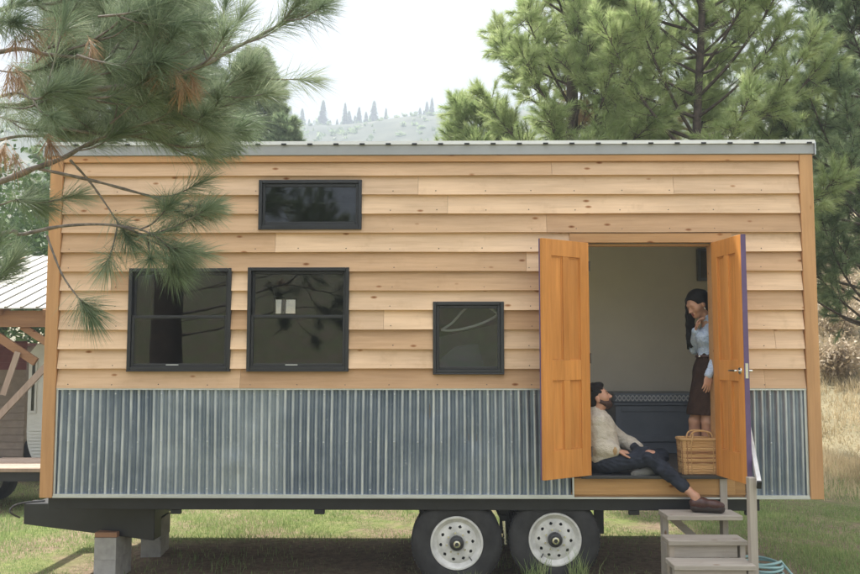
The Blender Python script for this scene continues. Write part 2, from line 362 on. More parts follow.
# siding planks
COURSE = .170; Z0 = 1.752
joints = {10: [-.20, 2.05], 9: [.06], 8: [1.33-.4], 7: [-1.46], 11: [.98], 5: [-2.9], 3: [-.5], 2: [2.9], 1: [1.0], 0: [-1.75, 2.8], 6: [.75]}
for k in range(12):
    zb = Z0+k*COURSE; ztop = min(zb+COURSE+.012, 3.742)
    xs = [HX0+.112]+sorted(joints.get(k, []))+[HX1-.117]
    holes = [o for o in OPEN]+[(1.13, 2.545, .9, 3.105)]
    for a, b in zip(xs, xs[1:]):
        rects = cut_rects(a+.001, b-.001, zb, ztop, holes)
        # group the pieces of one plank: pieces that touch stay together
        groups = []
        for r in rects:
            if groups and abs(groups[-1][-1][1]-r[0]) < 1e-6 and min(groups[-1][-1][3], r[3])-max(groups[-1][-1][2], r[2]) > .01: groups[-1].append(r)
            else: groups.append([r])
        for gset in groups:
            mb = MB(); jt = random.uniform(-.0015, .0015)
            tilt = random.uniform(-.0015, .0015)
            for (x0, x1, c, d) in gset:
                th = lambda z: .047-.037*(z-zb)/(COURSE+.012)+jt
                n = max(1, int((x1-x0)/.5)); 
                for q in range(n):
                    u0 = x0+(x1-x0)*q/n; u1 = x0+(x1-x0)*(q+1)/n
                    dz0 = .0016*math.sin(u0*3.1+k*2.3)+tilt; dz1 = .0016*math.sin(u1*3.1+k*2.3)+tilt
                    v = [(u0, -.001, c+dz0), (u1, -.001, c+dz1), (u1, -.001, d), (u0, -.001, d), (u0, -th(c), c+dz0), (u1, -th(c), c+dz1), (u1, -th(d), d), (u0, -th(d), d)]
                    f = [(4, 5, 6, 7), (0, 3, 2, 1), (0, 1, 5, 4), (3, 7, 6, 2)]
                    if q == 0: f.append((0, 4, 7, 3))
                    if q == n-1: f.append((1, 2, 6, 5))
                    mb.add(v, f)
            mb.build('siding_plank', MAT['siding'], house)
nl_ = MB()
for k in range(11):
    for q in range(17):
        x = HX0+.2+q*.405+random.uniform(-.02, .02); z = Z0+k*COURSE+.03+random.uniform(-.004, .004)
        if x > HX1-.15 or any(o[0]-.02 < x < o[1]+.02 and o[2]-.02 < z < o[3]+.02 for o in OPEN+[(1.1, 2.56, .9, 3.12)]): continue
        nl_.lathe([(0, -.0012), (.0045, -.0006), (.005, 0)], 8, Matrix.Translation((x, -.0411, z)))
tag(nl_.build('nail_heads', MAT['hub'], house), kind='stuff')
MB().box(HX0+.112, HX1-.117, -.051, -.001, 3.744, 3.80).build('frieze_board', MAT['trim'], house, bevel=.002)
for x0, x1 in ((HX0, HX0+.109), (HX1-.114, HX1)):
    MB().box(x0, x1, -.052, -.001, .812, 3.80).build('corner_board', MAT['corner'], house, bevel=.003)
MB().box(HX0-.003, HX0+.029, .0, HD, .83, 3.80).build('side_wall', MAT['corner'], house)
end_panel('side_wall', HX1-.029, HX1+.003, .0, HD, .83, 3.80, 'corner')
ws_fill = part('window', house)  # pane and frame of the added end-wall light opening
MB().box(HX1-.08, HX1-.076, SW_FILL[0], SW_FILL[1], SW_FILL[2], SW_FILL[3]).build('pane', MAT['glass'], ws_fill)
for b_ in ((SW_FILL[0], SW_FILL[0]+.04, SW_FILL[2], SW_FILL[3]), (SW_FILL[1]-.04, SW_FILL[1], SW_FILL[2], SW_FILL[3]), (SW_FILL[0]+.0405, SW_FILL[1]-.0405, SW_FILL[2], SW_FILL[2]+.04), (SW_FILL[0]+.0405, SW_FILL[1]-.0405, SW_FILL[3]-.04, SW_FILL[3])):
    MB().box(HX1-.1, HX1+.02, b_[0], b_[1], b_[2], b_[3]).build('frame', MAT['frame_black'], ws_fill)
# corrugated skirt
def corrugated(x0, x1, z0, z1, seed):
    pitch = .0676; nx = int((x1-x0)/pitch*12)+1; nzz = 22
    X = np.linspace(x0, x1, nx); Z = np.linspace(z0, z1, nzz); XX, ZZ = np.meshgrid(X, Z)
    r2 = np.random.default_rng(seed); dent = np.zeros_like(XX)
    for q in range(int((x1-x0)*9)):
        cx, cz, s, a = r2.uniform(x0, x1), r2.uniform(z0, z1), r2.uniform(.02, .07), r2.normal(0, .0035)
        dent += a*.9*np.exp(-((XX-cx)**2+(ZZ-cz)**2)/(2*s*s))
    amp = .0125*(1+.14*np.sin(XX*2.2+seed)+.1*np.sin(ZZ*5+XX*3))
    wv = np.cos(2*np.pi*(XX+.0035*np.sin(ZZ*3.+XX*2))/pitch); YY = -.0165-amp*wv+dent
    V = np.stack([XX, YY, ZZ], -1).reshape(-1, 3)
    i = np.arange(nzz-1)[:, None]*nx; j = np.arange(nx-1)[None]
    F = np.stack([i+j, i+j+1, i+nx+j+1, i+nx+j], -1).reshape(-1, 4)
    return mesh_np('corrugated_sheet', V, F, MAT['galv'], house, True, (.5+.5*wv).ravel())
sx = [-3.352, -2.50, -1.935, -1.35, -.42, .36, 1.118]
for k, (a, b) in enumerate(zip(sx, sx[1:])):
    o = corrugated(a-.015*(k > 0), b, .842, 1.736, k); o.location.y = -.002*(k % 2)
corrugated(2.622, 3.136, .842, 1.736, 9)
scr = MB()
for z in (.885, 1.29, 1.70):
    for q in range(int(-3.3/.0676), int(3.1/.0676)):
        x = q*.0676-.0035*math.sin(z*3+q*.1352)
        if q % 3 == 0 and (-3.33 < x < 1.1 or 2.64 < x < 3.12): scr.lathe([(0, -.0045), (.0055, -.0035), (.0075, 0)], 8, Matrix.Translation((x, -.0305, z+.004*math.sin(q))))
tag(scr.build('screws', MAT['galv_trim'], house, True), kind='stuff')
for x0, x1 in ((-3.354, 1.128), (2.612, 3.152)):
    MB().box(x0, x1, -.040, -.0, 1.737, 1.7505).build('flashing', MAT['galv_trim'], house)
    MB().box(x0, x1, -.040, -.0, .826, .8435).build('flashing', MAT['galv_trim'], house)
MB().box(-3.3545, -3.338, -.034, -.0, .844, 1.7365).build('flashing', MAT['galv_trim'], house)
MB().box(1.1285, 1.142, -.034, -.0, .826, 1.7).build('flashing', MAT['galv_trim'], house)
MB().box(3.131, 3.1525, -.034, -.0, .844, 1.7365).build('flashing', MAT['galv_trim'], house)
MB().box(HX0+.11, HX1-.1, -.045, .02, .812, .8255).build('drip_edge', MAT['galv_trim'], house)
# door surround
MB().box(1.13, 2.545, -.04, -.001, 3.022, 3.104).build('door_header', MAT['trim'], house, bevel=.002)
MB().box(1.145, 1.283, -.028, .1125, 1.0125, 3.0205).build('door_jamb', MAT['trim'], house)
MB().box(2.370, 2.52, -.028, .1125, 1.0125, 3.0205).build('door_jamb', MAT['trim'], house)
MB().box(2.521, 2.61, -.02, -.001, .845, 1.75).build('rim_filler', MAT['rim_board'], house)
MB().box(1.143, 2.52, -.03, -.001, .845, .984).build('rim_board', MAT['rim_board'], house, bevel=.003)
MB().box(1.20, 2.45, -.075, .14, .985, 1.012).build('threshold', MAT['threshold'], house, bevel=.003)
MB().box(1.285, 2.37, .02, .1, 3.0, 3.016).build('door_stop', MAT['trim'], house)
# doors
def door(hx, sgn, ang):
    """hinge at (hx,-.03); local x runs from hinge to free edge; -y is the outer face"""
    w, h, t = .55, 2.006, .042
    root = part('door', house, (hx, -.034, FLOOR+.012), (0, 0, ang))
    def bx(n, x0, x1, z0, z1, y0=-t/2, y1=t/2, m='door', bv=.002):
        o = MB().box(x0, x1, y0, y1, z0, z1).build(n, MAT[m], root, bevel=bv); return o
    st, mul = .105, .075; rails = [(0, .235), (.815, .985), (1.865, h)]
    bx('stile', 0, st, 0, h); bx('stile', w-st, w, 0, h)
    for a, b in rails: bx('rail', st+.0005, w-st-.0005, a, b, -t/2+.0008, t/2-.0008)
    for a, b in ((.235, .815), (.985, 1.865)):
        m0 = w/2-mul/2; m1 = w/2+mul/2
        bx('mullion', m0, m1, a+.0005, b-.0005, -t/2+.0008, t/2-.0008)
        for x0, x1 in ((st, m0), (m1, w-st)):
            bx('panel', x0+.0005, x1-.0005, a+.0005, b-.0005, -.004, .004, bv=0)
            mo = MB()
            for yy in (-1, 1):
                for (p0, p1, q0, q1) in ((x0, x0+.012, a, b), (x1-.012, x1, a, b), (x0+.012, x1-.012, a, a+.012), (x0+.012, x1-.012, b-.012, b)):
                    mo.box(p0+.0006, p1-.0006, min(.0042*yy, .009*yy), max(.0042*yy, .009*yy), q0+.0006, q1-.0006)
            mo.build('moulding', MAT['door'], root)
    if sgn > 0: bx('edge_paint', w+.0003, w+.0035, 0, h, m='purple', bv=0)
    else: bx('edge_paint', w+.0003, w+.0035, 0, h, -t/2, -t/2+.012, 'purple', 0)
    # outer face painted purple: a skin of paint on stiles and rails
    yo = -t/2-.0022 if sgn < 0 else t/2+.0004
    for (x0, x1, z0, z1) in ((0, st, 0, h), (w-st, w, 0, h), *[(st, w-st, a, b) for a, b in rails]):
        MB().box(x0+.0002, x1-.0002, yo, yo+.0018, z0, z1).build('paint_skin', MAT['purple'], root)
    return root, w
dl, dw = door(1.279, -1, R_(180+36.5)); 
dr, dw = door(2.383, 1, R_(-82.5))
def handle(root, w, both=True):
    for s in (-1, 1):
        mb = MB(); y = s*.021
        mb.lathe([(0, y+s*.010), (.026, y+s*.010), (.028, y+s*.004), (.028, y)], 20, Matrix.Translation((w-.06, 0, .90)))
        mb.tube([(w-.06, y+s*.009, .90), (w-.06, y+s*.055, .90)], .009, 8)
        mb.tube([(w-.055, y+s*.05, .90), (w-.10, y+s*.055, .902), (w-.165, y+s*.05, .90)], [.009, .009, .007], 8)
        mb.build('door_handle', MAT['chrome'], root, True)
    MB().box(w+.0036, w+.005, -.012, .012, .84, .96).build('latch_plate', MAT['chrome'], root)
handle(dr, dw)
for root in (dl, dr):
    for z in (.2, 1.0, 1.8):
        MB().tube([(-.004, .022, z-.045), (-.004, .022, z+.045)], .007, 8).build('hinge', MAT['hub'], root, True)
# windows
def window(x0, x1, z0, z1, kind):
    w = part('window', house, (x0, 0, z0)); W_, H_ = x1-x0, z1-z0; fw = .030
    def fr(n, a, b, c, d, y0, y1, m='frame_black', bv=.003): return MB().box(a, b, y0, y1, c, d).build(n, MAT[m], w, bevel=bv)
    for (a, b, c, d) in ((0, fw, 0, H_), (W_-fw, W_, 0, H_), (fw+.0005, W_-fw-.0005, 0, fw), (fw+.0005, W_-fw-.0005, H_-fw, H_)): fr('frame', a, b, c, d, -.052, .10)
    fr('frame_lip', .0, W_, -.012, -.0005, -.060, -.0)
    def sash(c, d, y, rail_b=.026, rail_t=.026):
        s = .024; a, b = fw+.001, W_-fw-.001
        for (p, q, r, t) in ((a, a+s, c, d), (b-s, b, c, d), (a+s+.0004, b-s-.0004, c, c+rail_b), (a+s+.0004, b-s-.0004, d-rail_t, d)): fr('sash', p, q, r, t, y, y+.028)
        fr('pane', a+s-.004, b-s+.004, c+rail_b-.004, d-rail_t+.004, y+.012, y+.0155, 'glass', 0)
    if kind == 'hung':
        mid = H_*.515
        sash(mid-.018, H_-fw-.001, -.005); sash(fw+.001, mid+.018, -.036)
        MB().box(W_*.38, W_*.5, -.041, -.0365, fw+.012, fw+.02).build('sash_lift', MAT['galv_trim'], w)
    elif kind == 'slide': sash(fw+.001, H_-fw-.001, -.03, .03, .03)
    else: sash(fw+.001, H_-fw-.001, -.03)
window(*OPEN[0], 'slide'); window(*OPEN[1], 'hung'); window(*OPEN[2], 'hung'); window(*OPEN[3], 'fixed')
wr = part('window', house, (0, 0, 0))
w2_fill = part('window', house, (0, 0, 0))  # pane and frame of the added rear light opening
MB().box(BW_FILL[0], BW_FILL[1], HD-.05, HD-.046, BW_FILL[2], BW_FILL[3]).build('pane', MAT['glass'], w2_fill)
for b_ in ((BW_FILL[0], BW_FILL[0]+.03, BW_FILL[2], BW_FILL[3]), (BW_FILL[1]-.03, BW_FILL[1], BW_FILL[2], BW_FILL[3]), (BW_FILL[0]+.0305, BW_FILL[1]-.0305, BW_FILL[2], BW_FILL[2]+.03), (BW_FILL[0]+.0305, BW_FILL[1]-.0305, BW_FILL[3]-.03, BW_FILL[3])):
    MB().box(b_[0], b_[1], HD-.09, HD+.02, b_[2], b_[3]).build('frame', MAT['frame_black'], w2_fill)
MB().box(BW[0], BW[1], HD-.05, HD-.046, BW[2], BW[3]).build('pane', MAT['glass'], wr)
for b_ in ((BW[0], BW[0]+.018, BW[2], BW[3]), (BW[1]-.018, BW[1], BW[2], BW[3]), (BW[0]+.0185, BW[1]-.0185, BW[2], BW[2]+.018), (BW[0]+.0185, BW[1]-.0185, BW[3]-.018, BW[3])):
    MB().box(b_[0], b_[1], HD-.08, HD-.02, b_[2], b_[3]).build('frame', MAT['frame_black'], wr)
# roof: low shed roof with ribs, eave towards the viewer
RZ = 3.892; SL = math.tan(R_(6))
roof = part('roof', house)
ex0, ex1 = HX0-.05, HX1+.015
MB().add([(ex0, -.07, RZ), (ex1, -.07, RZ), (ex1, HD+.1, RZ+SL*(HD+.17)), (ex0, HD+.1, RZ+SL*(HD+.17)), (ex0, -.07, RZ+.012), (ex1, -.07, RZ+.012), (ex1, HD+.1, RZ+.012+SL*(HD+.17)), (ex0, HD+.1, RZ+.012+SL*(HD+.17))],
    [(0, 3, 2, 1), (4, 5, 6, 7), (0, 1, 5, 4), (1, 2, 6, 5), (2, 3, 7, 6), (3, 0, 4, 7)]).build('roof_sheet', MAT['roof'], roof)
n = 30
for k in range(n):
    x = ex0+.05+(ex1-ex0-.1)*k/(n-1); b = MB(); v = []
    for yy in (-.078, HD+.1):
        zz = RZ+.0125+SL*(yy+.07)
        v += [(x-.026, yy, zz), (x+.026, yy, zz), (x+.013, yy, zz+.015), (x-.013, yy, zz+.015)]
    b.add(v, [(0, 1, 2, 3), (4, 7, 6, 5), (0, 4, 5, 1), (1, 5, 6, 2), (2, 6, 7, 3), (3, 7, 4, 0)]).build('roof_rib', MAT['roof'], roof)
    MB().box(x-.022, x+.022, -.0855, -.0825, RZ-.004, RZ+.010).build('rib_closure', MAT['steel_black'], roof)
MB().box(ex0, ex1, -.082, -.0785, RZ-.001, RZ+.030).build('eave_trim', MAT['roof'], roof)
MB().box(ex0+.004, ex1-.004, -.062, -.0, 3.802, RZ-.001).build('fascia', MAT['gutter'], house, bevel=.003)
MB().box(ex1-.003, ex1+.004, -.085, .3, 3.79, RZ+.014).build('fascia_end_cap', MAT['galv_trim'], house)
MB().box(ex0-.004, ex0+.003, -.085, .3, 3.79, RZ+.014).build('fascia_end_cap', MAT['galv_trim'], house)
MB().add([(HX0, .001, 3.80), (HX1, .001, 3.80), (HX1, HD, 3.80), (HX0, HD, 3.80), (HX0, .001, RZ-.002), (HX1, .001, RZ-.002), (HX1, HD, RZ-.004+SL*HD), (HX0, HD, RZ-.004+SL*HD)],
    [(0, 3, 2, 1), (4, 5, 6, 7), (0, 1, 5, 4), (1, 2, 6, 5), (2, 3, 7, 6), (3, 0, 4, 7)]).build('roof_wedge', MAT['room_dark'], house)
# trailer chassis
ch = part('trailer_chassis', house)
def beam(n, *b, bv=.004): return MB().box(*b).build(n, MAT['steel_black'], ch, bevel=bv)
beam('side_beam', HX0+.05, 2.74, .012, .07, .705, .811); beam('side_beam', HX0+.05, 2.74, HD-.07, HD-.01, .705, .811)
for x in np.arange(HX0+.15, 2.7, .61): beam('cross_member', x, x+.06, .0705, HD-.0705, .735, .811)
beam('main_rail', -2.7, 2.7, .62, .72, .62, .734); beam('main_rail', -2.7, 2.7, HD-.72, HD-.62, .62, .734)
MB().add([(-3.88, .55, .665), (-3.88, .75, .665), (-3.88, .55, .475), (-3.88, .75, .475), (-2.56, .25, .733), (-2.56, .45, .733), (-2.56, .25, .39), (-2.56, .45, .39)],
    [(0, 1, 3, 2), (4, 6, 7, 5), (0, 4, 5, 1), (2, 3, 7, 6), (0, 2, 6, 4), (1, 5, 7, 3)]).build('tongue_beam', MAT['steel_black'], ch, bevel=.006)
MB().add([(-3.88, 1.6, .665), (-3.88, 1.8, .665), (-3.88, 1.6, .475), (-3.88, 1.8, .475), (-2.8, 1.9, .733), (-2.8, 2.1, .733), (-2.8, 1.9, .46), (-2.8, 2.1, .46)],
    [(0, 1, 3, 2), (4, 6, 7, 5), (0, 4, 5, 1), (2, 3, 7, 6), (0, 2, 6, 4), (1, 5, 7, 3)]).build('tongue_beam', MAT['steel_black'], ch, bevel=.006)
beam('tongue_cross', -3.02, -2.82, .46, 1.95, .42, .704); beam('tongue_cross', -3.88, -3.80, .76, 1.59, .5, .64)
MB().tube(curve_pts([(-3.7, .58, .685), (-3.87, .56, .672), (-3.95, .5, .65), (-3.97, .47, .60), (-3.9, .52, .54)], 16), .009, 6).build('wiring_cable', MAT['hub'], ch, True)
for x in (-1.1, -2.35, 1.62, 2.62): beam('gusset', x, x+.09, .02, .06, .665, .7045)
AXLES = ((.135, .42), (.983, .452)); WY = .035; TR = .392
for ax, az in AXLES:
    beam('axle', ax-.04, ax+.04, .2, HD-.2, az-.04, az+.04)
    beam('spring_hanger', ax+.39, ax+.47, .3, .36, .45, .704)
beam('equalizer', .53, .59, .28, .36, .46, .62)
MB().tube([(.545, .1, .60), (.552, .1, .47), (.56, .1, .40)], .016, 8).build('shock_rod', MAT['chrome'], ch, True)
def wheel(ax, az, flip=False):
    w = part('wheel', house, (ax, (HD-WY) if flip else WY, az), (0, 0, math.pi if flip else 0)); q = random.uniform(0, 360)
    w.rotation_euler = (0, R_(q), 0) if not flip else (0, R_(q), math.pi)
    r0, r1, tw = .222, TR, .225
    prof = [(r0, .012), (r0+.012, .0), (r0+.03, -.004), (r0+.075, -.008), (r0+.085, -.0055), (r1-.06, -.004), (r1-.035, .004), (r1-.012, .018), (r1-.002, .035), (r1, .06), (r1, tw-.06), (r1-.012, tw-.018), (r1-.05, tw), (r0+.03, tw), (r0, tw-.012)]
    MB().lathe(prof, 72, close=True).build('tyre', MAT['rubber'], w, True)
    tr = MB()
    for k in range(72):
        a = 2*math.pi*k/72; M = Matrix.Rotation(-a, 4, 'Y')
        tr.box(r1-.004, r1+.004, .026, .075, -.011, .011, M); tr.box(r1-.004, r1+.005, .09, .135, -.012, .010, M); tr.box(r1-.004, r1+.004, .15, .2, -.011, .011, M)
    tr.build('tread', MAT['rubber'], w)
    # white steel disc with ten real hand holes
    n = 120; rings = [(.229, .004), (.225, -.006), (.212, -.006), (.203, .010), (.175, .030), (.165, .024), (.152, .018), (.145, .0165), (.139, .0155), (.132, .0145), (.127, .014), (.10, .012), (.085, .012), (.062, .02), (.06, .03)]
    V = []; F = []
    for r, y in rings:
        for i in range(n):
            a = 2*math.pi*i/n; V.append((r*math.cos(a), y, r*math.sin(a)))
    for j in range(len(rings)-1):
        for i in range(n):
            rm = (rings[j][0]+rings[j+1][0])/2
            ph = (i % 12)+.5-6
            if .126 < rm < .152 and math.hypot(ph*2*math.pi/n*rm, rm-.139) < .0118: continue
            F.append((j*n+i, j*n+(i+1) % n, (j+1)*n+(i+1) % n, (j+1)*n+i))
    MB().add(V, F).build('rim', MAT['rim_white'], w, True)
    MB().lathe([(.0, .075), (.2, .075), (.218, .03), (.222, .012), (.222, .2)], 40).build('brake_drum', MAT['steel_black'], w, True)
    MB().lathe([(.062, .025), (.062, -.018), (.055, -.03), (.040, -.034), (.034, -.045), (.0, -.046)], 32).build('hub', MAT['hub'], w, True)
    MB().lathe([(.031, -.045), (.030, -.050), (.016, -.052), (.0155, -.0465)], 24).build('hub_cap', MAT['chrome'], w, True)
    for k in range(8):
        a = 2*math.pi*k/8+.2
        MB().tube([(.088*math.cos(a), .014, .088*math.sin(a)), (.088*math.cos(a), -.006, .088*math.sin(a))], .0085, 6).build('lug_nut', MAT['chrome'], w)
    MB().tube([(.16, .02, 0), (.19, -.012, 0)], .005, 6).build('valve_stem', MAT['rubber'], w)
for ax, az in AXLES: wheel(ax, az)
for ax, az in AXLES: wheel(ax, az, True)

# concrete piers under the tongue
def block(x, y, z, h, label, rz=0):
    t = thing('concrete_block', label, 'concrete block', (x, y, z), 'concrete blocks under the tongue'); t.rotation_euler.z = rz
    a, b = .097, .2
    mb = MB()
    for (x0, x1, y0, y1) in ((-a, a, -b, -b+.035), (-a, a, b-.035, b), (-a, -a+.035, -b+.035, b-.035), (a-.035, a, -b+.035, b-.035), (-a+.035, a-.035, -.02, .02)): mb.box(x0, x1, y0, y1, 0, h)
    mb.build('block_shell', MAT['concrete'], t); return t
block(-3.0, .46, .0, .22, 'concrete block standing on the grass under the front tongue beam')
block(-3.0, .46, .222, .19, 'concrete block directly beneath the brown wood pad')
p_ = tag(MB().box(-3.1, -2.9, .265, .655, .413, .458).build('wood_pad', MAT['pad'], None, bevel=.004), 'brown wooden pad between concrete block and black tongue beam', 'wood pad')
block(-2.92, 1.4, .0, .20, 'shaded lower concrete block beneath the tongue cross beam', .1)
block(-2.92, 1.4, .202, .20, 'shaded upper concrete block touching the tongue cross beam', .06)

# ------------------------------------------------------------------ inside the doorway
bn = thing('storage_bench', 'slate blue storage bench with zigzag cushion against the rear wall', 'bench', (0, 0, FLOOR))
def bxp(n, x0, x1, y0, y1, z0, z1, m, par, bv=.004): return MB().box(x0, x1, y0, y1, z0-FLOOR, z1-FLOOR).build(n, MAT[m], par, bevel=bv)
by = 1.75; bl = at(615, 400, by)[0]; br = at(700, 400, by)[0]; bt = at(650, 404, by)[2]; bb = at(650, 446, by)[2]; ctop = at(650, 394, by)[2]
bxp('bench_front', bl, br, by, by+.03, FLOOR+.12, bt-.012, 'bench', bn); bxp('bench_side', bl, bl+.03, by+.0305, 2.31, FLOOR, bt-.012, 'bench', bn); bxp('bench_side', br-.03, br, by+.0305, 2.31, FLOOR, bt-.012, 'bench', bn)
bxp('kick_board', bl+.02, br-.02, by+.012, by+.035, FLOOR, FLOOR+.118, 'bench', bn); bxp('lid', bl-.02, br+.02, by-.03, 2.31, bt-.011, bt+.012, 'bench', bn)
for (a, b, c, d) in ((bl+.002, bl+.07, FLOOR+.125, bt-.02), (br-.07, br-.002, FLOOR+.125, bt-.02), (bl+.0705, br-.0705, bt-.08, bt-.02), (bl+.0705, br-.0705, FLOOR+.125, FLOOR+.19)): bxp('bench_rail', a, b, by-.012, by-.0005, c, d, 'bench', bn, .002)
cu = bxp('cushion', bl-.015, br+.015, by-.028, 2.305, bt+.013, ctop+.01, 'bench', bn, .015)
zz = MB(); hh = (ctop-bt-.02)/2; zc = (bt+.013+ctop+.01)/2-FLOOR
nzg = 10
for k in range(nzg):
    xa = bl+(br-bl)*k/nzg; xb = bl+(br-bl)*(k+1)/nzg; xm = (xa+xb)/2
    for s in (-1, 1): zz.bar((xa, by-.03, zc-s*hh*.7), (xm, by-.03, zc+s*hh*.7), .004, .012); zz.bar((xm, by-.0305, zc+s*hh*.7), (xb, by-.0305, zc-s*hh*.7), .004, .012)
zz.build('zigzag_trim', MAT['cushion_white'], bn)
x0, z0 = at(697, 281, 2.3)[[0, 2]]; x1, z1 = at(719, 249, 2.3)[[0, 2]]
pf = thing('wall_cabinet', 'dark framed panel hanging on the rear wall above the woman', 'wall panel', (x0, 2.3, z0))
MB().box(0, x1-x0, -.05, .012, 0, z1-z0).build('backing', MAT['room_dark'], pf)
for (a, b, c, d) in ((0, .03, 0, z1-z0), (x1-x0-.03, x1-x0, 0, z1-z0), (.03, x1-x0-.03, 0, .03), (.03, x1-x0-.03, z1-z0-.03, z1-z0)): MB().box(a, b, -.065, -.0505, c, d).build('frame', MAT['bench'], pf)
# shapes and shelf set behind the small square window
lp = [at(a, b, .13) for a, b in ((441, 330), (452, 323), (464, 310), (476, 303), (488, 307), (497, 314), (489, 320), (477, 325), (462, 329), (449, 330.5), (441, 330))]
tag(MB().tube(curve_pts(lp, 50), .011, 8, False).build('reflection_loop', MAT['roof'], None, True), 'white loop added behind the small square window in place of a reflection', 'reflection')  # tube loop modelled in place of a white reflection on the pane
sh = at(470, 352, .4)
tag(MB().add([at(438, 366, .3), at(441, 358, .32), at(455, 347, .36), at(478, 343, .4), at(483, 362, .42), at(486, 368, .42), at(438, 366, .8), at(441, 358, .8), at(455, 347, .85), at(478, 343, .9), at(483, 362, .9), at(486, 368, .9)],
    [(0, 1, 2, 3, 4, 5), (11, 10, 9, 8, 7, 6)]+[(i, i+6, (i+1) % 6+6, (i+1) % 6) for i in range(6)]).build('reflection_slab', MAT['bench'], None), 'dark slab added behind the small square window in place of a reflection', 'blanket')  # slab added for the grey shapes reflected in the small pane
sb = at(470, 372, .25)[2]
tag(MB().box(-.10, .58, .115, .95, sb-.05, sb).add([(-.1, .9, sb+.001), (.58, .9, sb+.001), (.58, .9, 2.35), (-.1, .9, 2.2), (-.1, .94, sb+.001), (.58, .94, sb+.001), (.58, .94, 2.35), (-.1, .94, 2.2)], [(0, 1, 2, 3), (4, 7, 6, 5), (0, 4, 5, 1), (1, 5, 6, 2), (2, 6, 7, 3), (3, 7, 4, 0)]).build('shelf', MAT['cushion_white'], None), 'pale shelf with a back board behind the small square window', 'shelf')

# ------------------------------------------------------------------ steps
st = thing('wooden_steps', 'weathered grey wooden steps with post and white handrail below the doorway', 'steps', (0, 0, 0))
TRD = [(-.06, -.33, .728, 1.853, 2.468), (-.33, -.56, .575, 1.80, 2.423), (-.56, -.80, .440, 1.775, 2.40), (-.80, -1.04, .30, 1.76, 2.385), (-1.04, -1.28, .16, 1.75, 2.37)]
for k, (y1, y0, z, x0, x1) in enumerate(TRD):
    MB().box(x0, x1, y0-.025, y1-.002, z-.038, z).build('tread', MAT['grey_wood'], st, bevel=.004)
    if k > 1: MB().box(x0+.06, x1-.05, y1+.004, y1+.022, z+.001, TRD[k-1][2]-.039).build('riser', MAT['grey_wood'], st)
for x in (1.86, 2.36):
    MB().add([(x, -.09, .689), (x+.045, -.09, .689), (x+.045, -.18, .689), (x, -.18, .689), (x, -.09, -.05), (x+.045, -.09, -.05), (x+.045, -.18, -.05), (x, -.18, -.05)],
        [(0, 1, 2, 3), (4, 7, 6, 5), (0, 4, 5, 1), (1, 5, 6, 2), (2, 6, 7, 3), (3, 7, 4, 0)]).build('leg', MAT['grey_wood_v'], st)
for k, (y1, y0, z, x0, x1) in enumerate(TRD[1:]):
    for x in (x0+.012, x1-.052): MB().box(x, x+.04, y0+.0, y0+.08, -.04, z-.0385).build('stringer_leg', MAT['grey_wood_v'], st)
MB().bar((1.93, -.12, .69), (2.30, -.12, .36), .04, .06).build('brace', MAT['grey_wood'], st)
MB().box(2.385, 2.445, -.052, -.006-.03, -.04, .985).build('back_post', MAT['grey_wood_v'], st)
px0 = at(748.5, 520, -.72)[0]; px1 = at(756, 520, -.72)[0]; pz = at(752, 477, -.72)[2]
MB().box(px0, px1, -.755, -.685, -.04, pz).build('newel_post', MAT['grey_wood_v'], st, bevel=.004)
ra, rb = at(747, 420, -.1), at(759, 484, -.80)
MB().bar(ra, rb, .034, .062).build('handrail', MAT['rail_white'], st, bevel=.004)
MB().bar(rb, rb+(rb-ra)*.018, .035, .066).build('handrail_end', MAT['steel_black'], st)
# hose
hz = []
for k in range(150):
    a = k*.21; r = .19+.012*math.sin(a*.37); hz.append((2.86+r*math.cos(a), .40+r*math.sin(a), .085+.012*k/15+.01*math.sin(a*1.7)))
hz += [(3.1, .2, .09), (3.35, 0, .06), (3.6, -.4, .06)]
tag(MB().tube(np.array(hz), .011, 7).build('garden_hose', MAT['hose'], None, True), 'pale teal garden hose coiled on the grass behind the steps', 'hose')
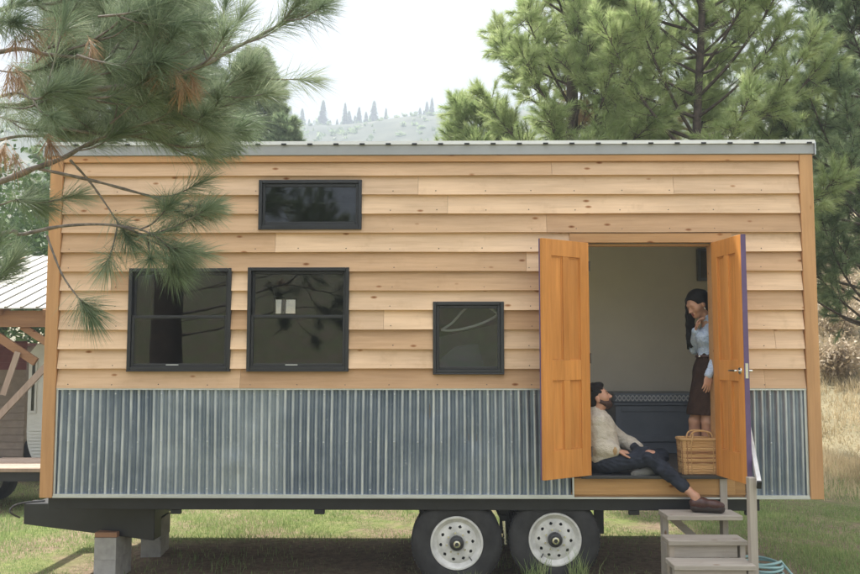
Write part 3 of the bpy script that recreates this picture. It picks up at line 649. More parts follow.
# ------------------------------------------------------------------ people (implicit surfaces, one continuous body each)
def unit(v): v = np.asarray(v, float); return v/np.linalg.norm(v)
def sdf_mesh(prims, h, k=.02):
    lo = np.full(3, 1e9); hi = -lo
    for p in prims:
        if p[0] == 'c':
            for c, r in ((p[1], p[3]), (p[2], p[4])): lo = np.minimum(lo, np.asarray(c)-r); hi = np.maximum(hi, np.asarray(c)+r)
        elif p[0] == 'e': r = max(p[3]); lo = np.minimum(lo, p[1]-r); hi = np.maximum(hi, p[1]+r)
    lo -= .03; hi += .03; n = np.ceil((hi-lo)/h).astype(int)+1
    D = np.full(n, .2, np.float32); ax = [lo[i]+h*np.arange(n[i]) for i in range(3)]
    for p in prims:
        kk = k; m = .045
        if p[0] == 'c':
            a, b, ra, rb = np.asarray(p[1], float), np.asarray(p[2], float), p[3], p[4]
            if len(p) > 5: kk = p[5]
            l = np.minimum(a-ra, b-rb)-m; u = np.maximum(a+ra, b+rb)+m
        elif p[0] == 'e':
            c, Rm, rad = np.asarray(p[1], float), np.asarray(p[2], float), np.asarray(p[3], float); q = max(rad)
            if len(p) > 4: kk = p[4]
            l = c-q-m; u = c+q+m
        else:
            c, q = np.asarray(p[1], float), p[2]; l = c-q-m; u = c+q+m; kk = p[3]
        i0 = np.clip(np.floor((l-lo)/h).astype(int), 0, n-1); i1 = np.clip(np.ceil((u-lo)/h).astype(int)+1, 1, n)
        sl_ = tuple(slice(i0[i], i1[i]) for i in range(3))
        G = np.stack(np.meshgrid(*[ax[i][sl_[i]] for i in range(3)], indexing='ij'), -1)
        if p[0] == 'c':
            ba = b-a; t = np.clip(((G-a)@ba)/(ba@ba+1e-12), 0, 1); d = np.linalg.norm(G-a-t[..., None]*ba, axis=-1)-(ra+(rb-ra)*t)
        elif p[0] == 'e':
            P = (G-c)@Rm.T; k0 = np.linalg.norm(P/rad, axis=-1); k1 = np.linalg.norm(P/rad**2, axis=-1)+1e-9; d = k0*(k0-1)/k1
        else:
            d = np.linalg.norm(G-c, axis=-1)-q; d0 = D[sl_]; x = np.clip(.5-.5*(d0+d)/kk, 0, 1)
            D[sl_] = d0*(1-x)-d*x+kk*x*(1-x); continue
        d0 = D[sl_]; x = np.clip(.5+.5*(d0-d)/kk, 0, 1); D[sl_] = d0*(1-x)+d*x-kk*x*(1-x)
    # naive surface nets
    s = D < 0; nx, ny, nz_ = n-1
    cnt = np.zeros((nx, ny, nz_), np.int8); acc = np.zeros((nx, ny, nz_, 3), np.float32); ne = np.zeros((nx, ny, nz_), np.float32)
    cor = [(i, j, q) for i in (0, 1) for j in (0, 1) for q in (0, 1)]
    C = lambda A, o: A[o[0]:o[0]+nx, o[1]:o[1]+ny, o[2]:o[2]+nz_]
    for o in cor: cnt += C(s, o)
    act = (cnt > 0) & (cnt < 8); I = np.argwhere(act); idx = np.full((nx, ny, nz_), -1, np.int64); idx[act] = np.arange(len(I))
    P = np.zeros((len(I), 3)); W = np.zeros(len(I))
    for o in cor:
        for a in range(3):
            if o[a]: continue
            o2 = list(o); o2[a] = 1
            d1 = D[I[:, 0]+o[0], I[:, 1]+o[1], I[:, 2]+o[2]]; d2 = D[I[:, 0]+o2[0], I[:, 1]+o2[1], I[:, 2]+o2[2]]
            cr = (d1 < 0) != (d2 < 0); t = np.where(cr, d1/(d1-d2+1e-12), 0)
            pos = np.repeat(np.array(o, float)[None], len(I), 0); pos[:, a] += t
            P += pos*cr[:, None]; W += cr
    V = lo+h*(I+P/W[:, None]); Fs = []
    for a in range(3):
        b, c = (a+1) % 3, (a+2) % 3
        s1 = np.take(s, range(n[a]-1), a); s2 = np.take(s, range(1, n[a]), a)
        E_ = np.argwhere(s1 != s2); ok = (E_[:, b] > 0) & (E_[:, c] > 0) & (E_[:, b] < n[b]-1) & (E_[:, c] < n[c]-1); E_ = E_[ok]
        q = []
        for db, dc in ((-1, -1), (0, -1), (0, 0), (-1, 0)):
            g_ = E_.copy(); g_[:, b] += db; g_[:, c] += dc; q.append(idx[g_[:, 0], g_[:, 1], g_[:, 2]])
        q = np.stack(q, -1); fl = s[E_[:, 0], E_[:, 1], E_[:, 2]]; q[~fl] = q[~fl][:, ::-1]; Fs.append(q)
    F = np.concatenate(Fs); F = F[(F >= 0).all(1)]
    # one relaxation pass
    nb = np.zeros_like(V); w = np.zeros(len(V))
    for i in range(4):
        np.add.at(nb, F[:, i], V[F[:, (i+1) % 4]]); np.add.at(w, F[:, i], 1)
    return .5*V+.5*nb/np.maximum(w, 1)[:, None], F
def sdf_obj(name, prims, mat, parent, h=.006, k=.02, zones=(), wr=0):
    V, F = sdf_mesh(prims, h, k)
    if wr:
        nn_ = np.cross(V[F[:, 2]]-V[F[:, 0]], V[F[:, 3]]-V[F[:, 1]]); vn = np.zeros_like(V)
        for i in range(4): np.add.at(vn, F[:, i], nn_)
        vn /= np.linalg.norm(vn, axis=1, keepdims=True)+1e-12; x, y, z = V.T
        w_ = np.sin(x*38+9*np.sin(z*17+y*11)+2)*np.sin(z*31+5*np.sin(x*13))+.6*np.sin(z*70+x*45+6*np.sin(y*23))*np.sin(y*48+x*20)
        V = V+vn*(wr*w_)[:, None]
    o = mesh_np(name, V, F, mat, parent, True); me = o.data
    if zones:
        c = V[F].mean(1); mi = np.zeros(len(F), np.int32)
        for zi, (m, ctr, rad) in enumerate(zones):
            me.materials.append(m); mi[(((c-ctr)/rad)**2).sum(1) < 1] = zi+1
        me.polygons.foreach_set('material_index', mi)
    return o
def frame_of(f, up=(0, 0, 1)):
    f = unit(f); s = unit(np.cross(up, f)); u = np.cross(f, s); return f, s, u     # s points to the person's left
def head_prims(c, f, s, u, sc=1.):
    q = lambda a, b, d: c+sc*(a*f+b*s+d*u); Rm = np.stack([f, s, u])
    e = lambda a, b, d, r, k=.02: ('e', q(a, b, d), Rm, np.array(r)*sc, k)
    P = [e(-.012, 0, .032, (.097, .077, .088), .02), e(.028, 0, -.035, (.066, .056, .082), .03), e(.068, 0, -.092, (.026, .026, .022), .025),
         ('c', q(.078, .03, .02), q(.078, -.03, .02), .017*sc, .017*sc, .02), ('c', q(.090, 0, .004), q(.112, 0, -.032), .0085*sc, .0125*sc, .010),
         ('c', q(.10, .011, -.036), q(.10, -.011, -.036), .008*sc, .008*sc, .008),
         ('c', q(.086, .018, -.062), q(.086, -.018, -.062), .009*sc, .009*sc, .008), ('c', q(.083, .015, -.073), q(.083, -.015, -.073), .009*sc, .009*sc, .008)]
    for t in (-1, 1):
        P += [e(.05, t*.04, -.022, (.035, .028, .033), .02), ('-', q(.096, t*.032, .004), .016*sc, .012), ('-', q(.098, t*.030, .004), .008*sc, .010)]
        P += [('e', q(-.008, t*.077, -.012), np.stack([unit(f-.35*t*s), s, u]), np.array((.019, .008, .032))*sc, .006)]
        P += [('c', q(.079, t*.031, .004), q(.0795, t*.031, .004), .0135*sc, .0135*sc, .004)]
    return P, q
def hand_prims(w, d, nrm, curl=.5, thumb=1, sc=1., spread=.1):
    d = unit(d); nrm = unit(nrm-np.dot(nrm, d)*d); s = np.cross(d, nrm)*thumb; P = []       # s points to the thumb side
    kn = w+d*.088*sc
    Rm = np.stack([d, s, nrm]); P.append(('e', w+d*.05*sc, Rm, np.array((.055, .040, .016))*sc, .015))
    for i, (o, L_) in enumerate(((.030, .070), (.010, .080), (-.010, .074), (-.029, .058))):
        a = kn+s*o*sc-d*(.004*abs(i-1))*sc; dd = unit(d+s*spread*(o/.03)); ang = 0; P.append(('c', w+d*.045*sc+s*o*.8*sc, a, .011*sc, .0095*sc, .006))
        for j, fr in enumerate((.45, .32, .23)):
            ang += curl*(.7, 1., .7)[j]; v = dd*math.cos(ang)+nrm*math.sin(ang); b = a+v*L_*fr*sc
            P.append(('c', a, b, (.0092-.0008*j)*sc, (.0086-.0009*j)*sc, .0035)); a = b
    a = w+d*.022*sc+s*.028*sc; v = unit(d*.7+s*.75+nrm*.25)
    for j, L_ in enumerate((.036, .03, .024)):
        b = a+v*L_*sc; P.append(('c', a, b, (.0125-.0015*j)*sc, (.011-.0015*j)*sc, .006)); a = b; v = unit(v+d*.35+nrm*.25*curl)
    return P
def skin(name, c):
    m, t, p = M_(name); v = coords(t); n_ = noise(t, v, 30, 4)
    t.links.new(ramp(t, n_, [(.3, tuple(x*.9 for x in c)), (.7, tuple(min(1, x*1.08) for x in c))]), p.inputs['Base Color'])
    p.inputs['Roughness'].default_value = .5; p.inputs['Subsurface Weight'].default_value = .1; p.inputs['Subsurface Radius'].default_value = (.01, .004, .002); return m
SK_M = skin('skin_warm', (.50, .27, .18)); SK_W = skin('skin_light', (.50, .28, .195)); LIP = skin('lips', (.36, .11, .09))
HAIR = plain('black_hair', (.010, .0085, .008), .6, 0, .5, 90, .6, .2); BEARD = plain('brown_beard', (.05, .022, .016), .6, 0, .5, 90, .6); EYE = plain('eye_dark', (.02, .015, .012), .15)
def knit(name, c, sc, var=.2, pat=None):
    m, t, p = M_(name); v = coords(t); w = node(t, 'ShaderNodeTexVoronoi', Scale=sc); t.links.new(v, w.inputs[0])
    col = ramp(t, noise(t, v, 9, 5, .65), [(.3, tuple(x*(1-var) for x in c)), (.7, tuple(min(1, x*(1+var*.6)) for x in c))])
    if pat: col = mixc(t, ramp(t, w.outputs['Distance'], [(.25, (0, 0, 0)), (.5, (.7, .7, .7))]), col, pat)
    t.links.new(col, p.inputs['Base Color']); p.inputs['Roughness'].default_value = .95; p.inputs['Specular IOR Level'].default_value = .1
    bump(t, p, mixc(t, .5, w.outputs['Distance'], noise(t, v, 14, 4)), .9, .012); return m
SWEATER = knit('cream_knit', (.60, .545, .46), 130, .2); PANTS = knit('navy_denim', (.045, .052, .072), 300, .4); BLUE = knit('pale_blue_print', (.34, .44, .66), 95, .1, (.58, .66, .78))
SKIRT = knit('dark_brown_suede', (.06, .035, .026), 160, .35); SOCK = knit('grey_sock', (.16, .16, .15), 200, .2); SHOE = plain('brown_leather', (.06, .022, .018), .35, 0, .35, 30, .2)
PATCH = plain('tan_patch', (.42, .27, .13), .8, 0, .2, 40, .3)

def man():
    T = thing('person', 'seated man in cream sweater and navy trousers looking up from the threshold', 'person', (1.45, .15, 1.012))
    base = np.array((1.45, .15, 1.012)); A = lambda x, y, Y: at(x, y, Y)-base
    pel, wai, che, nek = A(603, 460, .17), A(600, 445, .18), A(597, 429, .19), A(596, 413, .19)
    hc = A(598, 397.5, .19); f, s, u = frame_of((.90, -.16, .36)); P, q = head_prims(hc, f, s, u, .98)
    shn, shf = A(598, 422, .085), A(601, 422, .36)
    eln, elf = A(601, 447, .055), A(619, 439, .40); win, wif = A(617, 451, .02), A(641, 449, .27)
    hpn, hpf = A(606, 463, .09), A(607, 463, .28); knn, knf = A(651, 458.5, -.02), A(661, 456, .36)
    ann, anf = A(695.5, 496.5, -.20), A(651, 471.5, .02)
    bm = P+[('c', nek-.02*u, hc-.05*u-.012*f, .062, .056), ('c', pel, wai, .125, .115), ('c', wai, che, .12, .135), ('c', che, nek+.0*u, .13, .06), ('c', shn, shf, .06, .06)]
    for a, b, c in ((shn, eln, win), (shf, elf, wif)): bm += [('c', a, b, .05, .041), ('c', b, c, .041, .028)]
    for a, b, c in ((hpn, knn, ann), (hpf, knf, anf)): bm += [('c', a, b, .072, .052), ('c', b, b+.35*(c-b), .05, .046), ('c', b+.35*(c-b), c, .046, .033)]
    bm += hand_prims(win, unit((.96, .12, -.12)), np.array((-.1, .2, -1.)), .28, -1); bm += hand_prims(wif, unit((.93, .1, -.2)), np.array((-.2, -.05, -1.)), .4, 1)
    ft = A(716, 503, -.22)-ann; fd = unit((ft[0], ft[1]-.03, 0)); 
    bm += [('c', ann, ann+np.array((.0, 0, -.035)), .034, .032), ('c', ann+np.array((.0, 0, -.035)), ann+fd*.15+np.array((0, 0, -.052)), .032, .024)]
    fd2 = unit((-.92, -.3, -.12)); bm += [('c', anf, anf+fd2*.14, .034, .026)]
    sdf_obj('body', bm, SK_M, T, .005, .018, [(LIP, q(.09, 0, -.068), .019)])
    # clothing
    cl = [('c', pel+np.array((0, 0, .05)), wai, .158, .160), ('c', wai, che, .158, .165), ('c', che, nek-.035*u, .16, .085), ('c', shn+np.array((.0, .02, 0)), shf, .082, .082), ('c', nek-.03*u, nek+.012*u, .075, .071, .01)]
    for a, b, c in ((shn, eln, win), (shf, elf, wif)): cl += [('c', a, b, .078, .07), ('c', b, b+.55*(c-b), .07, .064), ('c', b+.55*(c-b), b+.82*(c-b), .062, .046), ('c', b+.8*(c-b), b+.88*(c-b), .046, .040)]
    so_ = sdf_obj('sweater', cl, SWEATER, T, .006, .03, [(PATCH, .2*eln+.8*win, np.array((.022, .09, .04)))], .0022)
    pn = [('c', pel-np.array((.02, 0, -.01)), (hpn+hpf)/2, .136, .125, .03)]
    for a, b, c in ((hpn, knn, ann), (hpf, knf, anf)):
        q1 = .70 if a is hpn else .86
        pn += [('c', a, b, .092, .066), ('c', b, b+.4*(c-b), .064, .058), ('c', b+.4*(c-b), b+q1*(c-b), .058, .05)]
    e1 = knn+.69*(ann-knn); pn += [('c', e1, e1+.05*(ann-knn), .054, .054, .006)]
    for kx in range(10):
        r_ = np.random.default_rng(50+kx); a = knn+(r_.uniform(-.2, .3))*(ann-knn)+r_.normal(0, .02, 3); pn.append(('c', a, a+r_.normal(0, .04, 3), .042, .038, .02))
    sdf_obj('trousers', pn, PANTS, T, .005, .025, [(SK_M, knn+np.array((-.01, -.02, .06)), np.array((.042, .04, .02)))], .0035)
    kp = knf*.5+knn*.5
    sh = [('c', ann+np.array((-.012, 0, -.052)), ann+fd*.05+np.array((0, 0, -.05)), .041, .043, .03), ('c', ann+fd*.05+np.array((0, 0, -.052)), ann+fd*.16+np.array((0, 0, -.060)), .043, .033, .03), ('c', ann+fd*.15+np.array((0, 0, -.062)), ann+fd*.205+np.array((0, 0, -.066)), .034, .027, .03)]
    sdf_obj('shoe', sh, SHOE, T, .005, .02)
    sl2 = [('c', ann+np.array((-.012, 0, -.090)), ann+fd*.20+np.array((0, 0, -.092)), .036, .034, .01)]
    so2 = sdf_obj('shoe_sole', sl2, plain('dark_sole', (.03, .02, .018), .7), T, .006, .02)
    sdf_obj('sock', [('c', anf-fd2*.03, anf+fd2*.05, .043, .045, .02), ('c', anf+fd2*.05, anf+fd2*.16, .045, .036, .02)], SOCK, T, .006, .02)
    # hair: swept back dark cap, then beard
    Rm = np.stack([f, s, u])
    hr = [('e', q(-.028, 0, .048), Rm, np.array((.096, .083, .088)), .02), ('e', q(.02, 0, .095), Rm, np.array((.07, .06, .04)), .02), ('e', q(-.06, 0, -.01), Rm, np.array((.055, .072, .075)), .02)]
    for kx in range(40):
        r_ = np.random.default_rng(200+kx); v = unit(r_.normal(0, 1, 3)*np.array((.8, .8, .6))+np.array((-.3, 0, .9))); a = q(-.02, 0, .045)+Rm.T@(v*np.array((.088, .074, .085))); hr.append(('c', a, a+(-.035*f+.02*r_.normal(0, 1, 3)), .014, .008, .01))
    hr.append(('-', q(.085, 0, -.005), .062, .015))
    for t in (-1, 1): hr.append(('-', q(-.0, t*.09, -.02), .03, .01))
    sdf_obj('hair', hr, HAIR, T, .005, .015)
    bd = [('c', q(.066, 0, -.094), q(.05, .0, -.098), .031, .032, .02), ('c', q(.05, .04, -.075), q(.0, .062, -.03), .022, .018, .02), ('c', q(.05, -.04, -.075), q(.0, -.062, -.03), .022, .018, .02), ('c', q(.07, .025, -.085), q(.05, .04, -.075), .024, .022, .02), ('c', q(.07, -.025, -.085), q(.05, -.04, -.075), .024, .022, .02),
          ('c', q(.094, .022, -.052), q(.094, -.022, -.052), .0075, .0075, .006), ('c', q(.094, .022, -.052), q(.075, .03, -.08), .0075, .012, .01), ('c', q(.094, -.022, -.052), q(.075, -.03, -.08), .0075, .012, .01)]
    sdf_obj('beard', bd, BEARD, T, .004, .012)
    for t in (-1, 1):
        sdf_obj('eyebrow', [('c', q(.094, t*.014, .022), q(.084, t*.046, .026), .005, .004, .004)], HAIR, T, .003, .004)
        sdf_obj('eye', [('c', q(.0875, t*.031, .004), q(.088, t*.031, .004), .008, .008, .004)], EYE, T, .003, .004)
def woman():
    base = np.array((at(705, 470, .31)[0], .31, FLOOR)); A = lambda x, y, Y: at(x-3.5, y, Y-.14)-base
    T = thing('person', 'standing woman in pale blue top and dark skirt looking down inside the doorway', 'person', tuple(base))
    hc = A(700.5, 304, .42); f, s, u = frame_of((-.80, -.34, -.46)); P, q = head_prims(hc, f, s, u, .96)
    nek, che, wai, hip = A(711, 322, .45), A(714, 338, .46), A(713.5, 355, .47), A(714, 371, .47)
    shn, shf = A(719, 330, .30), A(711, 329, .60)
    eln, elf = A(721, 355, .24), A(698, 349, .60); win, wif = A(712, 375, .16), A(699, 330.5, .42)
    hpn, hpf = A(715, 378, .40), A(712, 378, .54); knn, knf = A(711, 421, .36), A(698.5, 421, .47)
    ann = np.array((.03, -.02, .06)); anf = np.array((-.06, .10, .06))
    bm = P+[('c', nek-.01*u, hc-.05*u-.02*f, .05, .048), ('c', hip, wai, .12, .095), ('c', wai, che, .092, .105), ('c', che, nek, .10, .05), ('c', shn, shf, .045, .045)]
    for a, b, c in ((shn, eln, win), (shf, elf, wif)): bm += [('c', a, b, .042, .034), ('c', b, c, .034, .023)]
    for a, b, c in ((hpn, knn, ann), (hpf, knf, anf)): bm += [('c', a, b, .085, .054), ('c', b, b+.35*(c-b), .053, .054), ('c', b+.35*(c-b), c, .054, .033), ('c', c, c+np.array((-.13, -.01, -.035)), .033, .022)]
    bm += hand_prims(win, unit((-.18, -.1, -1.)), np.array((-.3, 1., 0)), .3, 1, .95)
    bm += hand_prims(wif, unit((.25, -.12, 1.)), np.array((.9, -.3, -.1)), .62, -1, .95)
    sdf_obj('body', bm, SK_W, T, .005, .018, [(LIP, q(.085, 0, -.067), .018)])
    tp = [('c', hip+np.array((0, 0, .09)), wai, .112, .108), ('c', wai, che, .105, .118), ('c', che, nek-.03*u, .112, .062), ('c', shn, shf, .058, .058), ('c', nek-.03*u, nek+.035*u-.01*f, .058, .056, .01), ('e', che+np.array((-.075, -.05, .0)), np.eye(3), np.array((.07, .07, .075)), .03), ('e', che+np.array((-.075, .07, .0)), np.eye(3), np.array((.07, .07, .075)), .03)]
    for a, b, c in ((shn, eln, win), (shf, elf, wif)): tp += [('c', a, b, .056, .046), ('c', b, b+.9*(c-b), .046, .033), ('c', b+.88*(c-b), b+.97*(c-b), .034, .036, .005)]
    sdf_obj('top', tp, BLUE, T, .006, .022, (), .003)
    hem = A(707, 413, .44)
    sk = [('c', wai-np.array((0, 0, .01)), hip, .114, .15, .03), ('c', hip, hem, .15, .135, .03), ('c', hip+np.array((0, -.05, 0)), hem+np.array((.02, -.07, 0)), .115, .10, .03), ('c', hip+np.array((0, .05, 0)), hem+np.array((-.03, .05, 0)), .115, .105, .03)]
    V, F = sdf_mesh(sk, .006, .025); keep = V[:, 2] > hem[2]-.012; V[:, 2] = np.maximum(V[:, 2], hem[2]-.012)
    mesh_np('skirt', V, F, SKIRT, T, True)
    bl_ = [('c', wai+np.array((.118*math.cos(a), .118*math.sin(a), -.012)), wai+np.array((.118*math.cos(a+.35), .118*math.sin(a+.35), -.012)), .013, .013, .005) for a in np.arange(0, 6.28, .349)]
    sdf_obj('belt', bl_, SHOE, T, .005, .005)
    sdf_obj('buckle', [('e', wai+np.array((-.11, -.055, -.012)), np.eye(3), np.array((.014, .014, .014)), .004)], MAT['chrome'], T, .004, .004)
    Rm = np.stack([f, s, u]); bk = A(716, 306, .44)
    hr = [('e', q(-.022, 0, .042), Rm, np.array((.102, .087, .094)), .02), ('e', q(-.065, 0, -.02), Rm, np.array((.06, .078, .085)), .03)]
    cv = lambda pts, r0, r1, n_=7: [('c', a, b, r0+(r1-r0)*i/n_, r0+(r1-r0)*(i+1)/n_, .02) for i, (a, b) in enumerate(zip(curve_pts(pts, n_+1), curve_pts(pts, n_+1)[1:]))]
    rw = np.random.default_rng(3)
    for i in range(7):   # far-side curtain that falls straight down
        o = np.array(((i-3)*.008, (i % 3-1)*.022, 0)); hr += cv([q(.0, -.07, .05)+o*.3, A(693.5, 303, .53)+o, A(693, 322, .55)+o, A(693.5, 347+rw.uniform(-4, 3), .56)+o*1.2], .026, .011)
    for i in range(8):
        o = rw.normal(0, 1, 3)*np.array((.015, .02, .01)); hr += cv([q(-.08, .02, .03)+o, A(716, 310, .42)+o, A(722, 322, .47)+o, A(725, 338, .52)+o], .035, .012)
    hr += [('-', q(.104, .012, .0), .075, .012), ('-', q(.03, .094, -.02), .038, .012)]
    sdf_obj('hair', hr, HAIR, T, .005, .015)
    for t in (-1, 1):
        sdf_obj('eyebrow', [('c', q(.091, t*.014, .02), q(.081, t*.044, .024), .0042, .0032, .004)], HAIR, T, .003, .004)
        sdf_obj('eye', [('c', q(.0835, t*.030, .003), q(.0838, t*.030, .003), .0085, .0085, .004)], EYE, T, .003, .004)
    sdf_obj('earring', [('c', q(-.002, .078, -.045), q(-.002, .079, -.06), .006, .008, .004)], MAT['chrome'], T, .003, .004)
man(); woman()
# wicker basket
WICK = wood('wicker', (.62, .40, .19), (.36, .2, .08), 0, .7, 0, .5); WICKD = wood('dark_wicker', (.36, .19, .09), (.22, .11, .05), 0, .7, 0, .5)
b0 = at(682, 476, .03); b1 = at(722, 476, .03); btop = at(700, 440, .03)[2]
bk = thing('wicker_basket', 'woven wicker basket with looped handles on the floor by the open door', 'basket', ((b0[0]+b1[0])/2, .10, FLOOR+.0125))
bw, bd_, bh = (b1[0]-b0[0])/2*1.0, .095, btop-FLOOR-.012
def rect_loop(z, o, wv=0, ph=0, n=56, sx=1.):
    P = []
    for i in range(n+1):
        a = 2*math.pi*i/n; c, s_ = math.cos(a), math.sin(a); e = .28
        r = 1+wv*math.cos(math.pi*i+ph)
        P.append((math.copysign(abs(c)**e, c)*(bw*sx+o)*r, math.copysign(abs(s_)**e, s_)*(bd_*sx+o)*r, z))
    return P
for k in range(22):
    z = .008+k*bh/22; sx = .93+.07*k/22
    MB().tube(rect_loop(z, 0, .012, (k % 2)*math.pi, 56, sx), bh/22*.62, 5, False).build('wicker_band', WICKD if k in (7, 10, 13, 14) else WICK, bk, True)
for k in range(26):
    P = rect_loop(0, .004, 0, 0, 26, .93)[k]; P2 = rect_loop(bh, .004, 0, 0, 26, 1.)[k]
    MB().tube([P, P2], .005, 5).build('stake', WICKD if k % 3 == 0 else WICK, bk, True)
MB().tube(rect_loop(bh+.006, .004), .014, 7, False).build('rim_band', WICK, bk, True)
MB().box(-bw*.95, bw*.95, -bd_*.95, bd_*.95, bh-.02, bh+.002).build('lid', WICK, bk)
for yy in (-bd_*.6, bd_*.6):
    MB().tube(curve_pts([(-bw*.55, yy, bh-.01), (-bw*.42, yy, bh+.06), (0, yy*.8, bh+.075), (bw*.5, yy*.9, bh+.06), (bw*.66, yy, bh-.01)], 18), .007, 6).build('handle', WICK, bk, True)
MB().tube(curve_pts([(-bw*.6, -bd_-.012, bh*.75), (-bw*.5, -bd_-.016, bh+.02), (-bw*.38, -bd_*.6, bh+.05)], 10), .006, 6).build('handle_loop', WICK, bk, True)
# ------------------------------------------------------------------ vegetation
def needles(P, Dr, Ls, n, nl, w, droop=.12, spread=(75, 18), rg=rng, two=True, tint=(0, 1), tip=.35):
    """P shoot starts, Dr unit directions, Ls shoot lengths -> verts, tris, tint"""
    P = np.asarray(P, float); Dr = np.asarray(Dr, float); m = len(P); Dr /= np.linalg.norm(Dr, axis=1, keepdims=True)
    up = np.where(np.abs(Dr[:, 2:3]) < .9, np.array([[0, 0, 1.]]), np.array([[1., 0, 0]]))
    u = np.cross(Dr, up); u /= np.linalg.norm(u, axis=1, keepdims=True); v = np.cross(Dr, u)
    t = rg.random((m, n))**(1-tip); ph = rg.random((m, n))*2*np.pi
    al = np.radians(spread[0]+(spread[1]-spread[0])*t+rg.normal(0, 9, (m, n)))
    d = Dr[:, None]*np.cos(al)[..., None]+(u[:, None]*np.cos(ph)[..., None]+v[:, None]*np.sin(ph)[..., None])*np.sin(al)[..., None]
    b = P[:, None]+Dr[:, None]*(np.asarray(Ls)[:, None]*t)[..., None]
    ln = nl*(rg.uniform(.72, 1.12, (m, n)))*rg.uniform(.85, 1.1, (m, 1))
    side = np.cross(d, rg.normal(0, 1, (m, n, 3))); side /= np.linalg.norm(side, axis=-1, keepdims=True)+1e-9; side = side*w/2
    dz = np.zeros_like(d); dz[..., 2] = -droop*ln
    tip_ = b+d*ln[..., None]+dz
    tn = np.clip(rg.uniform(tint[0], tint[1], (m, 1))*.65+rg.random((m, n))*.35, 0, 1)
    if two:
        mid = b+d*(ln*.55)[..., None]+dz*.25
        V = np.stack([b-side*.7, b+side*.7, mid-side, mid+side, tip_], 2).reshape(-1, 3); k = np.arange(m*n)[:, None]*5
        F = np.concatenate([k+np.array([[0, 1, 3]]), k+np.array([[0, 3, 2]]), k+np.array([[2, 3, 4]])]); T = np.repeat(tn.ravel(), 5)
    else:
        V = np.stack([b-side, b+side, tip_], 2).reshape(-1, 3); F = np.arange(m*n*3).reshape(-1, 3); T = np.repeat(tn.ravel(), 3)
    return V, F, T
def join(L_):
    V = []; F = []; T = []; b = 0
    for v, f, t in L_: V.append(v); F.append(f+b); T.append(t); b += len(v)
    return np.concatenate(V), np.concatenate(F), np.concatenate(T)
def tubes_obj(name, tubes, mat, parent, n=5):
    V = []; F = []; b = 0
    for p, r in tubes:
        v, f = tube_np(p, r, n); V.append(v); F.append(f+b); b += len(v)
    return mesh_np(name, np.concatenate(V), np.concatenate(F), mat, parent, True)

# --- the near pine whose boughs reach in from the left
np_tree = thing('pine_tree', 'near pine with long green needles reaching in front of the house', 'pine tree', (-3.5, -3.4, 0))
B0 = np.array((-3.5, -3.4, 0))
tubes_obj('trunk', [(np.array([(0, 0, -.05), (.03, 0, 2), (.0, .02, 5), (.04, 0, 8), (.02, 0, 10.5)]), [.24, .2, .15, .09, .03])], MAT['bark'], np_tree, 14)
FG = [  # pixel path, depth Y, fraction where needles start, base radius, side shoots
    ([(40, 100), (99, 89), (146, 85), (198, 67), (237, 47), (277, 26), (297, 4)], -3.7, .40, .018, 10),
    ([(0, 10), (57, 3), (110, -14)], -3.6, .5, .017, 6),
    ([(0, 97), (34, 99), (61, 90), (77, 80)], -3.9, .45, .010, 4),
    ([(0, 182), (35, 168), (63, 158), (90, 143), (130, 128), (172, 118)], -3.4, .55, .020, 7),
    ([(35, 168), (94, 181), (146, 195), (182, 204), (206, 208)], -3.4, .62, .009, 3),
    ([(70, 160), (90, 182), (111, 212), (127, 236)], -3.45, .66, .007, 1),
    ([(0, 234), (21, 234.5), (63, 226), (111, 225), (139, 234), (155, 250), (172, 268)], -3.5, .60, .013, 5),
    ([(111, 225), (138, 229), (158, 238), (176, 254)], -3.55, .45, .006, 2),
    ([(47, 236), (63, 276), (85, 306)], -3.55, .86, .006, 0),
    ([(-20, 300), (-6, 282), (6, 268)], -3.6, .4, .007, 2),
    ([(0, 52), (50, 55), (107, 61), (134, 65), (166, 62)], -3.5, .45, .014, 7),
    ([(107, 61), (118, 45), (130, 32), (150, 8)], -3.5, .3, .010, 5),
    ([(0, 140), (40, 136), (90, 132), (140, 138), (180, 146), (212, 148)], -3.2, .35, .011, 10),
    ([(60, 128), (130, 136), (198, 118), (230, 102), (248, 88)], -3.3, .40, .009, 8),
    ([(150, 92), (190, 96), (225, 88), (247, 66)], -3.4, .3, .007, 5),
    ([(170, 80), (200, 100), (214, 120), (232, 124)], -3.0, .25, .007, 5),
    ([(0, 205), (18, 200), (36, 204)], -3.3, .4, .006, 2),
]
rf = np.random.default_rng(5)
for k in range(32):
    x, y = rf.uniform(-45, 120), rf.uniform(-15, 125); a = rf.normal(-.1, .55); l = rf.uniform(45, 95)
    FG.append(([(x, y), (x+.35*l*math.cos(a), y+.35*l*math.sin(a)+4), (x+.7*l*math.cos(a), y+.7*l*math.sin(a)+2), (x+l*math.cos(a), y+l*math.sin(a)-4)], rf.uniform(-3.9, -2.3), .3, .006, 3))
shoots = []; twigs = []; dead = []
